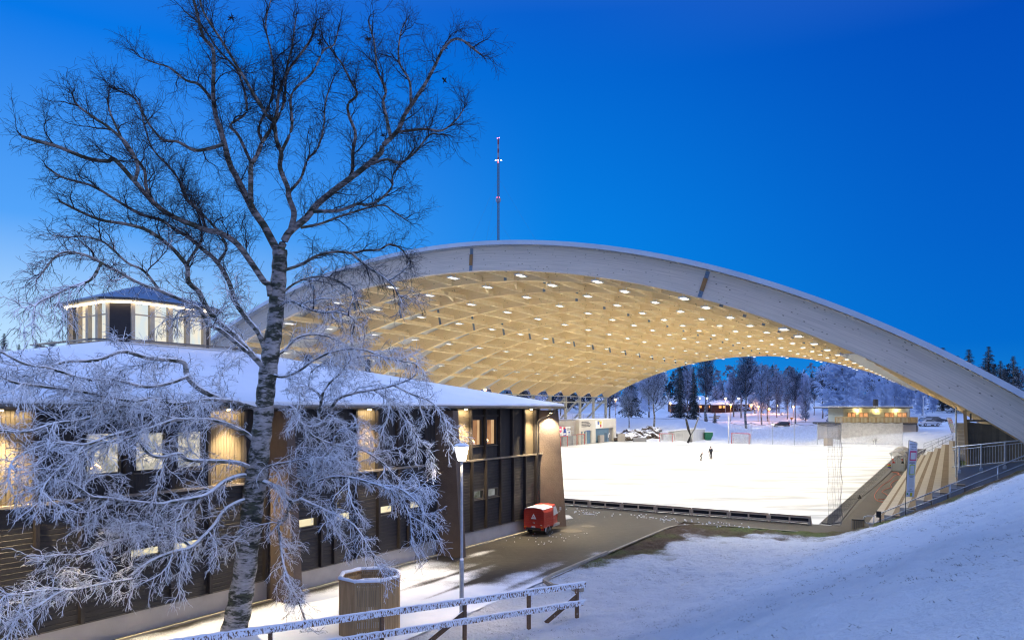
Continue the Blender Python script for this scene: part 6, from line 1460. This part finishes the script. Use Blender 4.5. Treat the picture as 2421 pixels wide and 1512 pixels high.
for y, dx, mm, r_ in ((328,-.7,'L_redmast',.3),(327,.9,'L_redmast',.3),(380,-2.2,'L_whitemast',.36),(380,2.6,'L_whitemast',.36),(380,0,'L_whitemast',.3),(384.5,0,'L_redmast',.3),(468,-.9,'L_redmast',.3),(468,.9,'L_redmast',.3)):
    b = MB(); b.lathe((mx+dx,Ym-1.2,zz_(y)),[(r_*.3,-r_),(r_,-r_*.3),(r_,r_*.3),(r_*.3,r_)],8); b.build('beacon', M[mm], ms)
b = MB()
for a in (.3,2.4,4.5):
    for y, rr_ in ((420,130),(520,110)): b.bar((mx,Ym,zz_(y)),(mx+rr_*math.cos(a),Ym+rr_*math.sin(a),10),.05)
b.build('guy_wires', M['mast'], ms)
# ---------------------------------------------------------------- trees beyond
def grow2(par, nper, length, N, rmin, r0f, wig, grav, start, ang):
    S, D, Lg, Rr = [], [], [], []
    for c, r_ in par:
        f = np.sort(rng.uniform(start, 1, nper)); f[-1] = .999; ii = f*(len(c)-1); i0 = np.minimum(ii.astype(int), len(c)-2); fr_ = (ii-i0)[:, None]
        pos = c[i0]*(1-fr_)+c[i0+1]*fr_; tan = norm(c[i0+1]-c[i0]); perp = norm(np.cross(tan, norm(rng.normal(size=(nper,3))))); a = rng.uniform(ang*.6, ang*1.3, nper); a[-1] = .15
        S.append(pos); D.append(tan*np.cos(a)[:,None]+perp*np.sin(a)[:,None]); Lg.append(length*rng.uniform(.55,1.2,nper)*(1.15-.6*f)); Rr.append(r_[i0])
    S = np.concatenate(S); d = np.concatenate(D); Lg = np.concatenate(Lg); Rr = np.concatenate(Rr); n = len(S); pts = np.zeros((n,N,3)); pts[:,0] = S
    for j in range(1, N):
        d = norm(d + rng.normal(size=(n,3))*wig + np.array([0,0,1.])*grav*j/N); pts[:,j] = pts[:,j-1]+d*(Lg/(N-1))[:,None]
    r0 = np.maximum(np.minimum(Rr*.6, r0f), rmin); return pts, r0[:,None]+(rmin-r0)[:,None]*np.linspace(0,1,N)[None]
def bare_proto(nm, h, crown0, spread, grav, frost, n1, tw_r=.022, upr=.9, droop=0):
    """leafless frosted tree, unit built at its own size"""
    tk_ = Tubes(); c = np.array([[.12*math.sin(i*1.1), .1*math.cos(i*1.7), h*.93*i/9] for i in range(10)]); r_ = np.linspace(h*.016, h*.003, 10)
    tk_.add(c[None], r_[None], 8, .35)
    tk2 = Tubes(); a1, q1 = grow2([(c, r_)], n1, spread, 7, .035, .11, .12, upr*.25, crown0, .85); tk2.add(a1, q1, 5, .55*frost)
    a2, q2 = grow2([(a1[i], q1[i]) for i in range(len(a1))], 9, spread*.46, 6, .02, .05, .16, .06+droop*.6, .12, .7); tk2.add(a2, q2, 4, .75*frost)
    a3, q3 = grow2([(a2[i], q2[i]) for i in range(len(a2))], 9, spread*.22, 4, tw_r, .03, .2, droop, .1, .7); tk2.add(a3, q3, 3, frost*rng.uniform(.5,1.1,len(a3))[:,None])
    return tk_, tk2
def spruce_proto(h, wd, n=46):
    b = MB()
    for k in range(n):
        f = (k/(n-1))**.92; z = h*(.07+.91*f); rad = wd*(1-f)**.80*R.uniform(.75,1.15)+.22; nb = int(13-6*f)
        for j in range(nb):
            a = R.uniform(0,6.28); L = rad*R.uniform(.6,1.12); dx, dy = math.cos(a), math.sin(a); px_, py_ = -dy, dx; m_ = 5; prev = None
            for i in range(m_+1):
                u = i/m_; zz = z + .10*L*u - .38*L*u*u + R.uniform(-.06,.06); w_ = (.30+.16*L)*(1-u*.8)*R.uniform(.6,1.3)
                cpt = Vector((dx*L*u,dy*L*u,zz))
                if prev is not None:
                    for sd in (-1,1):
                        q = cpt+Vector((px_*w_*sd+dx*.2,py_*w_*sd+dy*.2,-.30*w_-R.uniform(0,.16))); b.add([prev, cpt, q],[(0,1,2)])
                    q2 = cpt+Vector((px_*w_*R.uniform(-.5,.5),py_*w_*R.uniform(-.5,.5),-.6*w_-.15)); b.add([prev, cpt, q2],[(0,1,2)])
                prev = cpt
    return b
KINDS = {}
def add_kind(key, nm, tk_, tk2, tm, cm): 
    a = tk_.build('trunk', tm) ; c = tk2.build('crown', cm); COL.objects.unlink(a); COL.objects.unlink(c); KINDS[key] = (nm, a, c)
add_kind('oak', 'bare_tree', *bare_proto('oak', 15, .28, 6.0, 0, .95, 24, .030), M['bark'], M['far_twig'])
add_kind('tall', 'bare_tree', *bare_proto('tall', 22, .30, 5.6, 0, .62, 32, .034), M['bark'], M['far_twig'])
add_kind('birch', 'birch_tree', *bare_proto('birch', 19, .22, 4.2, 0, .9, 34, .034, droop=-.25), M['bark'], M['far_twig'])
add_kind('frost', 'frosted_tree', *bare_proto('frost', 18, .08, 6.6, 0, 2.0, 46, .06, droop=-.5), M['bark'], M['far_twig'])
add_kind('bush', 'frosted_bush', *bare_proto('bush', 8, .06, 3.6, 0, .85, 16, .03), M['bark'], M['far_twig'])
for key, h, w_ in (('spruce',18,3.1),('slim',17,2.1)):
    b = spruce_proto(h, w_); c = b.build('crown', M['spruce'], recalc=False); t_ = MB().tube([(0,0,-.3),(0,0,h*.98)],[.26,.03],8).build('trunk', M['timber']); COL.objects.unlink(c); COL.objects.unlink(t_); KINDS[key] = ('spruce_tree', t_, c)
HK = dict(oak=15, tall=22, birch=19, frost=18, bush=8, spruce=18, slim=17)
def tree(key, xD, Yk, topD, label, wide=1.0, group='trees beyond the rink', base=None):
    p = base_at(xD, Yk); z0 = p.z if base is None else base; ht = (HY-topD)/F*Yk + H - z0; k = ht/HK[key]
    nm, a, c = KINDS[key]; g_ = thing(nm, label, 'tree' if key != 'bush' else 'bush', (p.x,p.y,z0-.1), group, R.uniform(0,6.28)); g_.scale = (k*wide,k*wide,k)
    for q in (a,c): o = q.copy(); COL.objects.link(o); o.parent = g_
TREES = [
 ('oak',1487,163,915,'frosty bare tree on the rocks, nearest the roof edge',1.0),('oak',1546,160,872,'larger frosted bare tree behind the granite outcrop',1.15),
 ('spruce',1606,200,842,'tall dark spruce left of the bare ash, its crown reaching the roof',.85),('spruce',1640,206,862,'second dark spruce close beside the tallest one',.8),
 ('tall',1668,212,838,'tall bare tree just right of the dark spruces',1.0),('spruce',1690,262,905,'spruce top behind the red roofs, left of the gap',1.1),('slim',1708,262,905,'slim spruce behind the red roofs beside its broader neighbour',1.2),
 ('frost',1694,262,918,'pale frosted birch behind the middle red house',1.0),('tall',1763,196,850,'tallest bare tree with a wide crown before the red houses',1.25),
 ('birch',1800,215,868,'slender birch group stem right of the tallest bare tree',.9),('birch',1815,222,873,'birch with drooping twigs between two amber lamps',.9),('birch',1836,230,880,'thin pale birch left of the black car',.9),('birch',1862,226,895,'frosted birch before the separate red house',1.0),('tall',1880,214,885,'dark bare tree right of the black car',.9),
 ('birch',1905,222,905,'low birch beside the give way sign',1.0),('tall',1925,235,900,'bare tree at the left of the huge frosted one',.8),
 ('frost',1992,178,848,'huge white frosted weeping tree left of the terrace house',1.25),('frost',2030,192,868,'broad frosted tree merging with the huge white one',1.1),('spruce',1975,205,858,'dark spruce showing behind the huge white tree',.9),
 ('frost',2085,200,900,'frosted tree directly above the terrace house roof',1.0),('frost',2115,205,905,'rounded frosted tree right of the chimney',1.1),('frost',2150,198,915,'frosted tree above the parked cars',1.1),('frost',2180,206,925,'low frosted tree behind the lamp pole',1.1),('tall',2105,210,893,'dark bare tree standing among the frosted ones',.8),('frost',2205,212,935,'frosted tree behind the car park',1.0),('frost',2262,215,945,'frosted tree close to the arch foot beyond the car park',1.1),('birch',2060,215,905,'pale birch left of the chimney',1.0),
 ('bush',1580,225,985,'amber-lit frosty bush below the street lamp',1.1),('bush',1848,236,975,'frosty bush lit amber on the right slope',1.0),('spruce',1690,226,968,'small dark spruce beside the amber lamp',1.3),('spruce',1670,232,975,'little dark spruce under the houses',1.3),('bush',1905,218,965,'amber-lit frosty bush far right on the slope',1.1),
 ('slim',2229,218,818,'slim spruce top left of the group above the arch',1.8),('spruce',2290,208,822,'broad dark spruce above the arch, second from left',1.7),('spruce',2337,208,815,'tallest dark spruce above the arch at right',1.6),('spruce',2396,200,838,'dark spruce at the right picture edge above the arch',1.7),('slim',2262,224,838,'thin spruce between two broader ones above the arch',2.0),('spruce',2365,232,850,'spruce half hidden between the tall ones above the arch',1.8),
 ('slim',10,150,785,'dark conifer tip at the left edge behind the roof',1.6),('slim',85,160,800,'dark conifer behind the roof left of the lantern',1.6),('tall',120,170,808,'faint bare tree behind the roof left of the lantern',1.2),('slim',170,165,795,'dark conifer close to the lantern',1.6),('birch',210,170,805,'thin tree showing beside the lantern wall',1.3),('slim',225,165,800,'conifer tip beside the lantern railing',1.5),('slim',45,168,812,'low dark conifer behind the roof at far left',1.8),
 ('birch',1625,246,862,'slim pale birch behind the dark spruces',1.1),('birch',1735,240,880,'frosted birch filling the gap left of the tallest bare tree',1.1),('tall',1752,236,872,'tall thin birch behind the wide bare tree',1.1),('birch',1706,272,905,'pale birch crown over the red roofs',1.1),('frost',1728,268,900,'second pale birch crown over the red roofs, further right',1.1),('tall',1872,262,878,'bare tree reaching above the separate red house',1.1),('birch',1842,250,884,'frosted birch between the black car and the houses',1.1),('tall',1945,226,882,'tall bare tree left of the huge white one',1.1),('birch',1960,232,890,'birch close behind the bare tree left of the huge white one',1.1),('frost',1785,246,886,'frosty birch at the right edge of the red house row',1.1),('tall',1818,252,880,'bare ash behind the amber lamp nearest the road',1.1),('frost',1898,240,892,'pale tree behind the give way sign',1.1),
]
for (key, xD, Yk, topD, lab, wide) in TREES: tree(key, xD, Yk, topD, lab, wide, base=None)
for i, (s, t, key, hh, lab) in enumerate(((100,-82,'oak',13,'dark bare tree behind the columns near the clubhouse'),(112,-90,'spruce',15,'spruce behind the columns on the snowy slope'),(124,-80,'birch',12,'birch behind the middle columns'),(132,-92,'frost',13,'frosted tree behind the columns on the slope'),(142,-84,'spruce',14,'spruce behind the last columns'),(150,-78,'oak',11,'bare tree right of the last column'),(158,-92,'frost',14,'frosted tree on the slope right of the columns'),(165,-72,'birch',14,'birch at the roof edge behind the frosty bare tree'),(170,-86,'spruce',20,'big dark spruce behind the frosty bare tree'),(176,-66,'frost',16,'frosted tree behind the granite outcrop trees'),(184,-74,'spruce',21,'dark spruce mass behind the roof edge'),(90,-95,'frost',15,'frosted tree seen under the roof near the clubhouse'))):
    p = P(s,t); z0 = terr1(p.x,p.y); k = hh/HK[key]; nm, a, c = KINDS[key]; g_ = thing(nm, lab, 'tree', (p.x,p.y,z0-.1), 'trees beyond the rink', i*1.3); g_.scale = (k,k,k)
    for q in (a,c): o = q.copy(); COL.objects.link(o); o.parent = g_
# far wooded ridge: one mass nobody could count
V_, Fc, Mi = [], [], []
for i in range(620):
    x_ = R.uniform(-190,430); Yr = R.uniform(285,400); zb = terr1(x_,Yr); hh = R.uniform(8,17); dark = R.random() < .45; wd = hh*(R.uniform(.16,.22) if dark else R.uniform(.22,.32))
    for k in range(130):
        f = R.random()**.8; rr = wd*((1-f)**.8+.06 if dark else math.sin(math.pi*min(1,(f*.86+.14)))**.7)*math.sqrt(R.random()); a_ = R.uniform(0,6.28); sz = R.uniform(.25,.75)
        c = Vector((x_+rr*math.cos(a_), Yr+rr*math.sin(a_), zb+hh*(.12+.88*f))); o = len(V_)
        for q in range(3): V_.append(c+Vector((R.gauss(0,sz),R.gauss(0,sz),R.gauss(0,sz*1.1))))
        Fc.append((o,o+1,o+2)); Mi.append(0 if dark else 1)
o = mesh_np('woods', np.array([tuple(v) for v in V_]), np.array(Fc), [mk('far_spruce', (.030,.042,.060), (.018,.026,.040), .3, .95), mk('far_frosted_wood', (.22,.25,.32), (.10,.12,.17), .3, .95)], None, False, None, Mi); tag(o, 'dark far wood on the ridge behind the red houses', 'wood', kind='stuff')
# ---------------------------------------------------------------- camera, sky
cam = bpy.data.cameras.new('camera'); co = bpy.data.objects.new('camera', cam); COL.objects.link(co); scene.camera = co
co.location = (0,0,H); co.rotation_euler = (math.pi/2,0,0); cam.sensor_fit = 'HORIZONTAL'; cam.sensor_width = 36; cam.lens = 36*F/2421; cam.shift_y = (HY-756)/2421; cam.clip_end = 6000; cam.clip_start = .1
w = bpy.data.worlds.new('World'); scene.world = w; w.use_nodes = True; n = w.node_tree.nodes; L = w.node_tree.links; n.clear()
tc = n.new('ShaderNodeTexCoord'); sx = n.new('ShaderNodeSeparateXYZ'); L.new(tc.outputs['Generated'], sx.inputs[0])
flat = n.new('ShaderNodeVectorMath'); flat.operation = 'MULTIPLY'; L.new(tc.outputs['Generated'], flat.inputs[0]); flat.inputs[1].default_value = (1,1,0)
nz = n.new('ShaderNodeVectorMath'); nz.operation = 'NORMALIZE'; L.new(flat.outputs[0], nz.inputs[0])
dt = n.new('ShaderNodeVectorMath'); dt.operation = 'DOT_PRODUCT'; L.new(nz.outputs[0], dt.inputs[0]); dt.inputs[1].default_value = (-.894,.447,0)
az = mth(n, L, 'MULTIPLY', mth(n, L, 'ADD', dt.outputs['Value'], 1.0), .5); el = mth(n, L, 'MAXIMUM', sx.outputs[2], 0.0)
TOP = [(.62,(.05,.15,.60)),(.80,(.27,.46,1.12)),(1,(.31,.52,1.22))]      # the sky overhead and behind, out of the picture, is brightened as added fill light
glow = ramp(n, L, el, [(0,(.62,.84,1.0)),(.09,(.46,.72,1.0)),(.22,(.085,.37,.95)),(.42,(0,.185,.80))]+TOP)
mid = ramp(n, L, el, [(0,(.02,.34,.82)),(.10,(.0,.28,.84)),(.24,(0,.225,.80)),(.48,(0,.115,.62))]+TOP)
rgt = ramp(n, L, el, [(0,(.01,.24,.68)),(.08,(0,.145,.62)),(.2,(0,.115,.58)),(.42,(0,.075,.50))]+TOP)
bck = ramp(n, L, el, [(0,(1.05,1.12,1.60)),(.2,(1.45,1.52,2.15)),(.5,(.85,1.05,1.70)),(1,(.26,.44,1.05))])
def sst(v, a, b): return step(n, L, v, a, b)
c1 = mixc(n, L, sst(az,.12,.38), bck, rgt); c2 = mixc(n, L, sst(az,.40,.76), c1, mid); c3 = mixc(n, L, sst(az,.68,.94), c2, glow)
west = ramp(n, L, el, [(0,(3.0,3.0,3.2)),(.15,(2.2,2.5,3.0)),(.4,(.35,.75,1.5)),(1,(.26,.44,1.05))])     # after-glow where the sun went down, left of the picture
c3 = mixc(n, L, sst(az,.945,.985), c3, west)
sk = n.new('ShaderNodeTexSky'); sk.sky_type = 'NISHITA'; sk.sun_disc = False; sk.sun_elevation = math.radians(-4); sk.sun_rotation = math.radians(-63)
b1 = n.new('ShaderNodeBackground'); L.new(c3, b1.inputs['Color']); b1.inputs['Strength'].default_value = 1.0
b2 = n.new('ShaderNodeBackground'); L.new(sk.outputs['Color'], b2.inputs['Color']); b2.inputs['Strength'].default_value = .05
ad = n.new('ShaderNodeAddShader'); L.new(b1.outputs[0], ad.inputs[0]); L.new(b2.outputs[0], ad.inputs[1])
ow = n.new('ShaderNodeOutputWorld'); L.new(ad.outputs[0], ow.inputs['Surface'])
sun = bpy.data.lights.new('sun', 'SUN'); sun.energy = 2.0; sun.angle = math.radians(22); sun.color = (.42,.58,1)      # the after-glow of the set sun
so = bpy.data.objects.new('sun', sun); COL.objects.link(so); so.rotation_euler = Vector((.85,-.43,-.44)).to_track_quat('-Z','Y').to_euler()
scene.view_settings.view_transform = 'Standard'; scene.view_settings.look = 'None'; scene.view_settings.exposure = 0; scene.view_settings.gamma = 1
scene.render.engine = 'CYCLES'; cy = scene.cycles; cy.use_denoising = True
try: cy.denoiser = 'OPENIMAGEDENOISE'; cy.denoising_prefilter = 'ACCURATE'; cy.denoising_input_passes = 'RGB_ALBEDO_NORMAL'
except Exception: pass
cy.filter_width = 1.2; cy.use_light_tree = True; cy.max_bounces = 6; cy.diffuse_bounces = 4; cy.glossy_bounces = 2; cy.transparent_max_bounces = 12; cy.sample_clamp_indirect = 0; cy.sample_clamp_direct = 0; cy.caustics_reflective = False; cy.caustics_refractive = False
